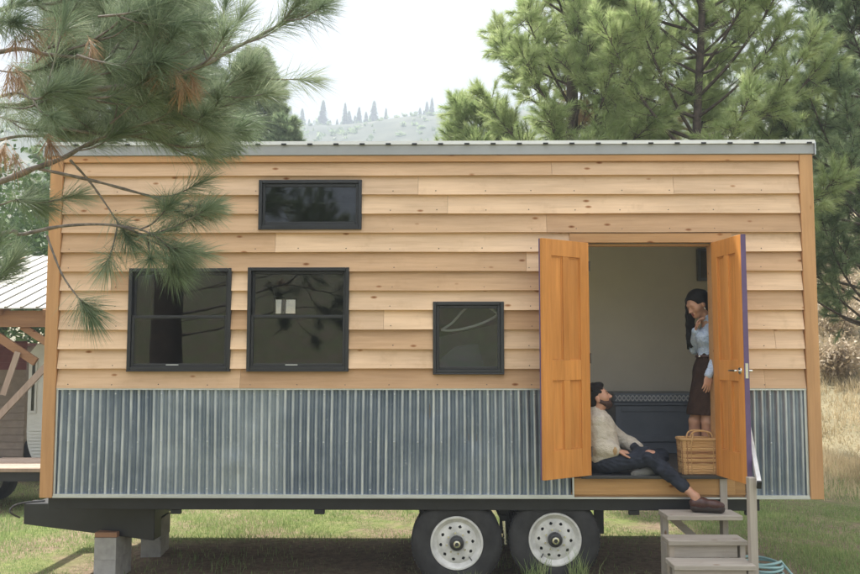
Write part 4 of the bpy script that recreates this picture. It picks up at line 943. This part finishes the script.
for bi, (pp, Y, st_, r0, ns) in enumerate(FG):
    C = [at(px, py, Y+.05*math.sin(i*1.7+bi))-B0 for i, (px, py) in enumerate(pp)]
    if pp[0][0] <= 0 and bi < 17 and pp[0][0] > -15: C = [np.array((.1, 0, C[0][2]-.35)), (np.array((.1, 0, C[0][2]-.35))+C[0])/2+np.array((0, 0, -.04))]+C; st2 = st_+(1-st_)*.12+.18*(1-st_)
    else: st2 = st_
    Pc = curve_pts(C, 40); rad = np.linspace(r0, max(.0028, r0*.22), 40)
    rad = rad*(1+.12*rf.normal(0, 1, 40))
    if bi < 17: tubes_obj('branch', [(Pc, rad)], MAT['bark_grey'], np_tree, 7)
    else: twigs.append((Pc[::3], rad[::3]))
    i0 = int(st2*39); seg = list(range(i0, 39, 2))
    for i in seg: shoots.append((Pc[i], Pc[min(i+3, 39)]-Pc[i], np.linalg.norm(Pc[min(i+3, 39)]-Pc[i]), 30))
    e = Pc[39]; d = unit(Pc[39]-Pc[36]); shoots.append((e-d*.05, d, .09, 190)); shoots.append((e-d*.10, d, .10, 90))
    for k in range(ns):
        i = int(i0+(39-i0)*rf.uniform(-.15, .9)); i = max(2, min(37, i)); t_ = unit(Pc[i+1]-Pc[i-1])
        dv = unit(t_*rf.uniform(.6, 1.1)+rf.normal(0, .55, 3)*np.array((1, 1, .8))); ln = rf.uniform(.12, .34)
        Q = curve_pts([Pc[i], Pc[i]+dv*ln*.5+np.array((0, 0, -.01)), Pc[i]+dv*ln+np.array((0, 0, .02))], 7); twigs.append((Q, np.linspace(.005, .0028, 7)))
        for j in (2, 4): shoots.append((Q[j], Q[j+2]-Q[j], np.linalg.norm(Q[j+2]-Q[j]), 40))
        shoots.append((Q[6]-unit(Q[6]-Q[5])*.06, Q[6]-Q[5], .09, 150))
tag(tubes_obj('twigs', twigs, MAT['bark_grey'], np_tree, 5), kind='stuff')
byn = {}
for p, d, l, n_ in shoots: byn.setdefault(n_, []).append((p, d, l))
VV, FF, TT = join([needles([a[0] for a in v], [a[1] for a in v], [a[2] for a in v], n_, .165, .0019, .10, (68, 20) if n_ < 100 else (62, 14)) for n_, v in byn.items()])
tag(mesh_np('crown', VV, FF, MAT['needles_near'], np_tree, False, TT), kind='stuff')
dd = []
for (px, py, Y) in ((30, 22, -3.75), (22, 34, -3.75), (153, 28, -3.6), (160, 20, -3.6), (186, 72, -3.72), (180, 82, -3.72), (12, 150, -3.6), (6, 140, -3.6), (60, 18, -3.6), (8, 60, -3.9), (16, 70, -3.9), (90, 40, -3.85), (45, 130, -3.85), (172, 62, -3.85)):
    for k in range(2): dd.append((at(px+rf.normal(0, 4), py+rf.normal(0, 3), Y)-B0, np.array((rf.normal(.1, .4), rf.normal(0, .3), -1+rf.normal(0, .3))), .07))
VV, FF, TT = needles([a[0] for a in dd], [a[1] for a in dd], [a[2] for a in dd], 46, .11, .0024, .2, (58, 18))
tag(mesh_np('dead_needles', VV, FF, MAT['needles_dead'], np_tree, False, TT), kind='stuff')

# --- pines behind the house
def pine(x, y, H, cr, cb, seed, label, mat='needles_mid', nn=46, nl=.16, dens=1., lean=0, tr=.16, dead_f=.0, w=.0075, group='pines behind the house', tint=(0, 1)):
    rg = np.random.default_rng(seed); z0 = float(terrain(x, y))-.05
    T = thing('pine_tree', label, 'pine tree', (x, y, z0), group)
    tz = np.linspace(0, H, 14); tp_ = np.stack([lean*tz/H+(.06+.12*(seed == 2))*np.sin(tz*.7+seed), .05*np.cos(tz*.9), tz], -1); trr = tr*(1-tz/H)**.8+.015
    tubes_obj('trunk', [(tp_, trr)], MAT['bark'], T, 10)
    P = []; Dv = []; Ls = []; DP = []; DD = []; tw = []; z = cb
    while z < H-.15:
        fr = (z-cb)/(H-cb); prof = (1-fr)**.75*(.55+.45*min(1, fr*4+.25)); k = int(rg.integers(3, 6)); a0 = rg.random()*6.28
        c = np.array([np.interp(z, tz, tp_[:, i]) for i in range(3)])
        for i in range(k):
            a = a0+i*6.283/k+rg.normal(0, .3); l = cr*prof*rg.uniform(.65, 1.15)+.25; el = R_(rg.uniform(8, 30)+25*fr)
            dv = np.array((math.cos(a)*math.cos(el), math.sin(a)*math.cos(el), math.sin(el))); bend = np.array((0, 0, rg.uniform(.05, .28)*l))
            Q = curve_pts([c, c+dv*l*.35-bend*.12, c+dv*l*.7+bend*.15, c+dv*l+bend], 12); r0 = .012+.018*l/2
            tubes_obj('limb', [(Q, np.linspace(r0, .006, 12))], MAT['bark'], T, 5)
            nt_ = int((7+9*l)*dens); isdead = rg.random() < dead_f
            for q in range(nt_):
                u_ = rg.uniform(.32, 1.)**.75; j = min(10, int(u_*11)); b = Q[j]+(Q[j+1]-Q[j])*(u_*11-j); tl = rg.uniform(.18, .5)*(1.15-.5*u_)
                tv = unit((Q[min(j+1, 11)]-Q[j])/np.linalg.norm(Q[min(j+1, 11)]-Q[j])*.75+rg.normal(0, .6, 3)+np.array((0, 0, .25))); e = b+tv*tl
                tw.append((np.stack([b, b+tv*tl*.5+np.array((0, 0, -.015)), e]), [.007, .005, .004]))
                for (s0, ll) in ((e-tv*.08, .12), (b+tv*tl*.45, tl*.4)):
                    (DP if isdead else P).append(s0); (DD if isdead else Dv).append(tv)
                    if not isdead: Ls.append(ll)
            (P.append(Q[11]-unit(Q[11]-Q[10])*.06), Dv.append(Q[11]-Q[10]), Ls.append(.12))
        z += rg.uniform(.26, .42)
    tag(tubes_obj('twigs', tw, MAT['bark'], T, 3), kind='stuff')
    V, F, Tn = needles(P, Dv, Ls, nn, nl, w, .05, (72, 16), rg, False, tint)
    tag(mesh_np('crown', V, F, MAT[mat], T, False, Tn), kind='stuff')
    if DP:
        V, F, Tn = needles(DP, DD, [.1]*len(DP), nn//2, nl*.8, w, .2, (60, 20), rg, False); tag(mesh_np('dead_needles', V, F, MAT['needles_dead'], T, False, Tn), kind='stuff')
    return T
pine(2.15, 6.0, 10.5, 1.9, 4.0, 1, 'yellow green pine with brownish dead tips above the middle of the roof', dead_f=.10, tint=(.3, 1), dens=1.9, nn=60)
pine(4.15, 5.3, 11.5, 2.3, 3.6, 2, 'tall open pine with dark trunk showing above the double doors', tint=(.35, 1), dens=1.7, nn=60, tr=.08, lean=-.45)
pine(6.9, 6.2, 11, 2.1, 2.5, 3, 'dark green pine overlapping the right corner of the house', 'needles_dark', dens=1.4, nn=56)
pine(8.8, 8.6, 12, 2.5, 3.4, 4, 'dark pine at the foot of the dry slope', 'needles_dark', dens=1.2)
pine(5.6, 10.5, 12.5, 2.5, 4.5, 6, 'farther dark pine seen between the two pale pines and the corner pine', 'needles_dark', nn=34)
pine(.62, 7.5, 6.5, 1.1, 3.2, 5, 'short young pine left of the brown tipped pine', dens=1.8, tr=.09, nn=56)
pine(3.2, 8.6, 10.8, 2.1, 4.8, 12, 'pale pine standing behind and between the two tall pale pines', tint=(.3, 1), dens=1.3, nn=46, dead_f=.06)
pine(-8.7, 21, 15, 2.9, 5.5, 8, 'blue green pine rising behind the left end of the roof', 'needles_dark', dens=1.7, nl=.22, w=.013)
pine(-12.5, 24, 18, 3.4, 5.5, 9, 'tall pine behind the left end of the roof, farther back', 'needles_dark', nn=40, nl=.22, w=.013, dens=1.2)
pine(-6.35, 21.5, 12.2, 2.0, 5.0, 14, 'dense dark pine between the slim pine and the blue green pine above the roof', 'needles_dark', dens=2.0, nl=.22, w=.013)
pine(-5.0, 20., 9.4, .65, 5.0, 10, 'slim distant pine just clear of the near boughs above the roof', 'needles_dark', nn=40, tr=.09, dens=1.6, nl=.2, w=.012)

def leafy(x, y, H, rad, label, seed, n=5200, mat='leaves', name='leafy_tree', cat='tree', ls=.09, group=None):
    rg = np.random.default_rng(seed); z0 = float(terrain(x, y))-.03; T = thing(name, label, cat, (x, y, z0), group)
    tubes_obj('trunk', [(np.array([(0, 0, 0), (.05, 0, H*.4), (0, .05, H*.8)]), [.035*H*.4+.02, .03*H*.3+.015, .01])], MAT['bark'], T, 8)
    cl = rg.normal(0, 1, (46, 3)); cl /= np.linalg.norm(cl, axis=1, keepdims=True); cl = cl*rg.uniform(.3, 1, (46, 1))*np.array((rad, rad, H*.36))+np.array((0, 0, H*.62))
    tw = [(np.stack([np.array((.03, 0, H*.35)), (c+np.array((0, 0, H*.35)))/2, c]), [.02, .012, .005]) for c in cl[::2]]; tag(tubes_obj('limbs', tw, MAT['bark'], T, 4), kind='stuff')
    ci = rg.integers(0, 46, n); c = cl[ci]+rg.normal(0, .19*rad, (n, 3)); d = rg.normal(0, 1, (n, 3)); d /= np.linalg.norm(d, axis=1, keepdims=True); s = np.cross(d, rg.normal(0, 1, (n, 3))); s /= np.linalg.norm(s, axis=1, keepdims=True)
    l = ls*rg.uniform(.7, 1.3, (n, 1)); V = np.stack([c-d*l, c+s*l*.5, c+d*l, c-s*l*.5], 1).reshape(-1, 3); F = np.arange(n*4).reshape(-1, 4)
    tag(mesh_np('crown', V, F, MAT[mat], T, False, np.repeat(rg.random(n)*.6+rg.random(46)[ci]*.4, 4)), kind='stuff')
leafy(-8.2, 12.5, 6.2, 2.4, 'broadleaf tree with bright green leaves behind the carport roof', 21, 9000)
leafy(-11.5, 15, 7.5, 2.8, 'large broadleaf tree farther behind the carport', 22, 9000)
for k, (x, y, H, r) in enumerate(((9.3, 13.2, 1.3, .9), (10.6, 15.5, 1.5, 1.0), (8.9, 16.5, 1.2, .8), (11.6, 18.5, 1.6, 1.1), (12.6, 21, 1.7, 1.2), (10.2, 20.5, 1.3, .9))):
    leafy(x, y, H*.6, r*.85, 'grey brown dry bush on the slope beyond the right corner of the house', 30+k, 2600, 'brush', 'dry_bush', 'bush', .055, 'dry bushes on the slope')

# --- lawn and dry grass
def blades(n, xr, yr, hr, w, mask, dry, mat, name, seed, lean=.5):
    rg = np.random.default_rng(seed); x = rg.uniform(*xr, n); y = yr[0]+(yr[1]-yr[0])*rg.random(n)**1.25
    az = np.abs(x)/(y+7.63); k = (az < .56) & (rg.random(n) < mask(x, y)); x, y = x[k], y[k]; n = len(x); z = terrain(x, y)
    h = rg.uniform(*hr, n)*(.7+.5*np.sin(x*2.1)*np.sin(y*1.7)**2+.15*np.sin(x*7+y*5)); a = rg.random(n)*6.28; ln = rg.normal(0, lean, n)*h
    ww = w*(1+.06*np.maximum(y-2, 0)); dx, dy = np.cos(a)*ww/2, np.sin(a)*ww/2; la = rg.random(n)*6.28
    b = np.stack([x, y, z-.005], -1); d = np.stack([dx, dy, 0*dx], -1); m = b+np.stack([np.cos(la)*ln*.35, np.sin(la)*ln*.35, h*.6], -1); t = b+np.stack([np.cos(la)*ln, np.sin(la)*ln, h], -1)
    V = np.stack([b-d, b+d, m-d*.7, m+d*.7, t], 1).reshape(-1, 3); q = np.arange(n)[:, None]*5
    F = np.concatenate([q+np.array([[0, 1, 3]]), q+np.array([[0, 3, 2]]), q+np.array([[2, 3, 4]])])
    tn = np.clip(dry(x, y)+rg.normal(0, .16, n), 0, 1)
    return tag(mesh_np(name, V, F, MAT[mat], None, False, np.repeat(tn, 5)), kind='stuff')
def fbm(x, y): return .5+.25*np.sin(x*1.9+y*.7+1)*np.sin(y*1.3-x*.4)+.15*np.sin(x*4.3+2)*np.sin(y*3.7+x)+.1*np.sin(x*9)*np.sin(y*8.)
under = lambda x, y: (x > -3.3) & (x < 3.2) & (y > .1) & (y < 2.0)
lm = lambda x, y: np.where(under(x, y), .10, .85+.15*fbm(x, y))
o = blades(330000, (-9, 9), (.2, 11), (.03, .085), .0055, lambda x, y: lm(x, y)*(1-.85*dryness(x, y)), lambda x, y: .28+.34*(fbm(x*.8, y*.9)-.3)+.25*sst(3, 8, y), 'grass', 'lawn_grass', 41)
tag(o, 'short green and straw coloured lawn around and behind the house', 'grass')
o = blades(150000, (1.5, 17), (4.5, 30), (.12, .34), .009, lambda x, y: dryness(x, y), lambda x, y: fbm(x, y*.6), 'dry_grass', 'dry_grass', 42, .45)
tag(o, 'pale dry grass covering the slope beyond the house', 'grass')
for k, (px, py, hh) in enumerate(((535, 574, .26), (577, 574, .30), (470, 576, .16), (420, 575, .14))):
    p0 = at(px, py, .0+.02*k); rg = np.random.default_rng(60+k); n = 60; x = p0[0]+rg.normal(0, .05, n); y = -.08+rg.normal(0, .03, n); z = terrain(x, y)
    h = hh*rg.uniform(.5, 1.2, n)+.02; la = rg.random(n)*6.28; ln = h*rg.uniform(.1, .5, n); b = np.stack([x, y, z-.01], -1); d = np.stack([np.full(n, .003), 0*x, 0*x], -1)
    m = b+np.stack([np.cos(la)*ln*.3, np.sin(la)*ln*.3, h*.6], -1); t = b+np.stack([np.cos(la)*ln, np.sin(la)*ln, h], -1); V = np.stack([b-d, b+d, m-d*.8, m+d*.8, t], 1).reshape(-1, 3); q = np.arange(n)[:, None]*5
    F = np.concatenate([q+np.array([[0, 1, 3]]), q+np.array([[0, 3, 2]]), q+np.array([[2, 3, 4]])])
    tag(mesh_np('grass_tuft', V, F, MAT['grass'], None, False, np.repeat(rg.uniform(.1, .75, n), 5)), ('tall grass tuft in front of the tyre nearer the steps', 'tallest grass tuft between the rear tyre and the wooden steps', 'low grass tuft in front of the tyre nearer the concrete blocks', 'small grass tuft at the outer side of the tyre nearer the concrete blocks')[k], 'grass tuft', 'grass tufts by the tyres')

# --- conifers on the far ridge
def far_conifer(seed):
    rg = np.random.default_rng(seed); V = []; F = []
    for k in range(420):
        t = rg.random(); z = .12+.88*t; r = (1-t)**.8*.17*rg.uniform(.5, 1.15)+.01; a = rg.random()*6.28; p = np.array((math.cos(a)*r, math.sin(a)*r, z-.05*r)); c = np.array((0, 0, z+.03)); s = np.array((-math.sin(a), math.cos(a), 0))*.03
        b = len(V); V += [c-s*.4, c+s*.4, p+s+np.array((0, 0, -.02)), p-s+np.array((0, 0, -.035))]; F.append((b, b+1, b+2, b+3))
    me = mesh_np('tmp', np.array(V), np.array(F), MAT['needles_dark'], None, False, np.repeat(rg.random(420), 4)); d = me.data; bpy.data.objects.remove(me); return d
fc = [far_conifer(s) for s in range(4)]
tk_, tf_ = tube_np([(0, 0, -.02), (0, 0, .9)], [.014, .003], 5)
tkm = mesh_np('tmp', tk_, tf_, MAT['bark']); tkd = tkm.data; bpy.data.objects.remove(tkm)
fx = [(302, 22), (309, 17), (323, 28), (330, 16), (337, 18), (345, 26), (349, 22), (355, 20), (359, 22), (366, 20), (374, 29), (386, 18), (420, 18), (427, 24), (432, 22), (392, 10), (405, 9), (316, 14), (341, 15), (352, 17), (370, 15), (380, 12), (398, 14), (412, 12), (424, 16), (296, 15), (290, 20), (282, 16), (440, 14)]
for k, (px, hp) in enumerate(fx):
    d = _F+(px-430)/FPX*_R+(287-138)/FPX*_U; rd = 425+8*math.sin(k*2.1); dxy = unit((d[0], d[1], 0)); x, y = dxy[0]*rd, dxy[1]*rd-CAMD; z = float(terrain(x, y)); hgt = hp*1.45/FPX*rd
    T = thing('conifer_tree', 'hazy blue conifer standing on the far ridge above the roof line', 'conifer', (x, y, z-.3), 'hazy conifers along the far ridge'); T.scale = (hgt*random.uniform(1., 1.5),)*2+(hgt,); T.rotation_euler.z = k
    link(bpy.data.objects.new('crown', fc[k % 4]), T); link(bpy.data.objects.new('trunk', tkd), T)
# scrub on the far hillside (one mass)
rg = np.random.default_rng(77); n = 1500; az = rg.uniform(-.5, .6, n); rd = rg.uniform(150, 390, n); x = np.sin(az)*rd; y = np.cos(az)*rd-7.6; z = terrain(x, y); V = []; F = []
for k in range(n):
    s = rg.uniform(.5, 1.5)
    for j in range(8):
        c = np.array((x[k], y[k], z[k]+.3*s))+rg.normal(0, .4, 3)*s; d = rg.normal(0, .45, 3)*s; e = rg.normal(0, .45, 3)*s; b = len(V); V += [c-d, c+e, c+d, c-e]; F.append((b, b+1, b+2, b+3))
tag(mesh_np('scrub', np.array(V), np.array(F), MAT['needles_dark'], None, False, rg.random(len(V))), 'scrub scattered over the far hillside', 'scrub', kind='stuff')
# ------------------------------------------------------------------ carport and trailers on the left
ROOFB = plain('aged_white_roofing', (.34, .33, .305), .5, .1, .1, 1.5, .05); BROWN = wood('brown_timber', (.34, .19, .10), (.22, .11, .06), 0, .7, .3, .3); POLE = wood('weathered_pole', (.40, .31, .25), (.27, .2, .16), 2, .8)
cp = thing('carport', 'timber carport with ribbed white metal roof left of the house', 'carport', (-7, 5, 0))
cb0 = np.array((-7, 5, 0)); ez = at(25, 309, 5.0)[2]; bz = at(25, 257, 8.6)[2]; xr = -4.9; xl = -11.5
MB().add([np.array(p)-cb0 for p in ((xl, 4.95, ez), (xr, 4.95, ez), (xr, 8.6, bz), (xl, 8.6, bz), (xl, 4.95, ez+.015), (xr, 4.95, ez+.015), (xr, 8.6, bz+.015), (xl, 8.6, bz+.015))], [(0, 3, 2, 1), (4, 5, 6, 7), (0, 1, 5, 4), (1, 2, 6, 5), (2, 3, 7, 6), (3, 0, 4, 7)]).build('roof_sheet', ROOFB, cp)
for k in range(29):
    x = xl+.1+k*.23
    if x < xr: MB().bar(np.array((x, 4.94, ez+.026))-cb0, np.array((x, 8.6, bz+.026))-cb0, .04, .022).build('roof_rib', ROOFB, cp)
MB().box(xl+7, xr+6.9, .05, .15, ez-.26, ez-.02).build('beam', BROWN, cp); MB().box(xl+7, xr+6.9, 3.4, 3.5, bz-.3, bz-.06).build('beam', BROWN, cp)
for k in range(10):
    x = xl+.3+k*.68; MB().bar(np.array((x, 4.92, ez-.06))-cb0, np.array((x, 8.5, bz-.06))-cb0, .045, .09).build('rafter', BROWN, cp)
for x, y in ((-5.1, 5.1), (-8.3, 5.1), (-11.3, 5.1), (-5.1, 8.45), (-8.3, 8.45), (-11.3, 8.45)): MB().box(x+7-.06, x+7+.06, y-5-.055, y-5+.045, -.05, (ez if y < 6 else bz)-.27).build('post', POLE, cp)
pb = lambda x, y, Y: at(x, y, Y)-cb0
MB().bar(pb(-12, 428, 4.9), pb(52, 360, 5.0), .06, .09).build('brace', POLE, cp); MB().bar(pb(-10, 331, 5.15), pb(36, 362, 5.15), .06, .12).build('brace', BROWN, cp)
MB().bar(pb(3, 395, 5.05), pb(18, 352, 5.1), .06, .08).build('brace', POLE, cp); MB().bar(pb(22, 326, 5.12), pb(52, 346, 5.12), .05, .1).build('brace', BROWN, cp)
# tan and maroon trailer
tt = thing('travel_trailer', 'old trailer with maroon upper boards and tan lower boards under the carport', 'trailer', (-7, 7.2, 0)); MAROON = plain('maroon_boards', (.22, .07, .075), .6, 0, .15, 6); TAN = plain('tan_boards', (.33, .26, .21), .7, 0, .15, 6)
tx1 = at(25, 400, 7.0)[0]+7; zt = at(10, 346, 7)[2]; zm = at(10, 373, 7)[2]; zb_ = at(10, 478, 7)[2]
MB().box(-4.2, tx1-.02, -.18, 1.0, zb_, zt).build('body', TAN, tt)
z = zb_
while z < zt-.02:
    MB().add([(-4.2, -.181, z), (tx1, -.181, z), (tx1, -.181, z+.118), (-4.2, -.181, z+.118), (-4.2, -.215, z), (tx1, -.215, z), (tx1, -.195, z+.118), (-4.2, -.195, z+.118)], [(0, 3, 2, 1), (4, 5, 6, 7), (0, 1, 5, 4), (1, 2, 6, 5), (2, 3, 7, 6), (3, 0, 4, 7)]).build('board', MAROON if z > zm-.05 else TAN, tt); z += .12
MB().box(-4.25, tx1+.03, -.25, 1.05, zt+.0, zt+.05).build('roof', MAROON, tt)
for x in (-.2, -2.5):
    w = part('wheel', tt, (x, -.12, .33)); MB().lathe([(.2, 0), (.3, 0), (.33, .04), (.33, .18), (.2, .2)], 32, close=True).build('tyre', MAT['rubber'], w, True); MB().lathe([(.2, .03), (.06, .05), (0, .02)], 24).build('rim', MAT['galv_trim'], w, True)
MB().box(-4.2, tx1-.3, -.1, .9, .3, zb_-.001).build('chassis', MAT['steel_black'], tt)
# white camper with rounded end
cm = thing('camper_trailer', 'small white ribbed camper with rounded lower end beside the carport', 'camper', (0, 6.0, 0)); CW = plain('camper_white', (.66, .66, .62), .45, .1, .08, 3); xa = at(27, 420, 6)[0]; xb = xa+2.6
zz0, zz1 = at(35, 470, 6)[2], at(35, 344, 6)[2]
prof = []
for k in range(9): a = k/8*math.pi/2; prof.append((xa+.30*(1-math.sin(a))**1.+.0, zz0+.55*(1-math.cos(a))))
prof = [(xa+.35-.35*math.sin(k/8*math.pi/2), zz0+.6*(1-math.cos(k/8*math.pi/2))) for k in range(9)]+[(xa, zz1-.15), (xa+.12, zz1), (xb, zz1), (xb, zz0)]
nP = len(prof); MB().add([(x, .0, z) for x, z in prof]+[(x, 1.9, z) for x, z in prof], [tuple(range(nP)), tuple(range(nP, 2*nP))[::-1]]+[(i, (i+1) % nP, nP+(i+1) % nP, nP+i) for i in range(nP)]).build('body', CW, cm)
z = zz0+.05
while z < zz0+.64: MB().box(xa+.04+.32*max(0, 1-(z-zz0)/.45)**1.7, xb, -.012, -.001, z, z+.022).build('rib', CW, cm); z += .05
wx0, wz0 = at(29.5, 413, 6)[[0, 2]]; wx1, wz1 = at(38, 360, 6)[[0, 2]]
wn = part('window', cm)
MB().box(wx0, wx1, -.02, -.001, wz0, wz1).build('frame', CW, wn); MB().box(wx0+.03, wx1-.03, -.026, -.0205, wz0+.04, wz1-.04).build('pane', plain('dark_glass', (.012, .013, .014), .1, 0, .1, 3, 0), wn)
for x in (xa+1.0, xa+1.8):
    w = part('wheel', cm, (x, .05, .33)); MB().lathe([(.2, 0), (.3, 0), (.33, .04), (.33, .18), (.2, .2)], 32, close=True).build('tyre', MAT['rubber'], w, True); MB().lathe([(.2, .03), (.06, .05), (0, .02)], 24).build('rim', MAT['galv_trim'], w, True)
MB().box(xa+.4, xb-.1, .1, 1.8, .3, zz0-.001).build('chassis', MAT['steel_black'], cm)
# flatbed with plank deck
fb = thing('flatbed_trailer', 'low flatbed trailer with weathered plank deck at the edge of the lawn', 'flatbed trailer', (0, 3.6, 0)); fz = at(15, 468, 3.6)[2]; fx1 = at(41, 470, 3.6)[0]
for k in range(7): MB().box(fx1-2.6, fx1, -.02+k*.17, .14+k*.17, fz-.05, fz-.002*(k % 2)).build('deck_plank', POLE, fb, bevel=.004)
MB().box(fx1-2.6, fx1, .02, .09, fz-.17, fz-.051).build('rail', MAT['steel_black'], fb); MB().box(fx1-2.6, fx1, 1.0, 1.07, fz-.17, fz-.051).build('rail', MAT['steel_black'], fb)
for x in (fx1-1.15, fx1-1.85):
    for yy in (-.12, 1.0):
        w = part('wheel', fb, (x, yy, .31)); MB().lathe([(.17, 0), (.27, 0), (.3, .04), (.3, .16), (.17, .18)], 32, close=True).build('tyre', MAT['rubber'], w, True); MB().lathe([(.17, .03), (.06, .05), (0, .02)], 24).build('rim', MAT['rim_white'], w, True)
# pale gravel road behind the lawn
gx = [(-14, 9.6), (-6, 9.4), (-1.2, 9.9), (2.5, 10.6)]; V = []; 
for x, y in curve_pts([(a, b, 0) for a, b in gx], 24)[:, :2]: V += [(x, y-1.0, float(terrain(x, y-1.0))+.03), (x, y+1.2, float(terrain(x, y+1.2))+.03)]
tag(mesh_np('gravel_track', np.array(V), np.array([(2*i, 2*i+2, 2*i+3, 2*i+1) for i in range(23)]), plain('pale_gravel', (.42, .38, .33), .95, 0, .2, 3, .5)), kind='structure')
# hazy air
hzm, t, p = M_('hazy_air'); t.nodes.remove(p); pv = node(t, 'ShaderNodeVolumePrincipled', Density=.0022, Anisotropy=.0); pv.inputs['Color'].default_value = (.76, .86, 1., 1); t.links.new(pv.outputs[0], t.nodes['Material Output'].inputs['Volume'])
tag(MB().box(-1250, 1250, -1250, 1250, float(GZ.min())-1.2, max(float(GZ.max()), 20)+12).build('haze', hzm), kind='stuff')
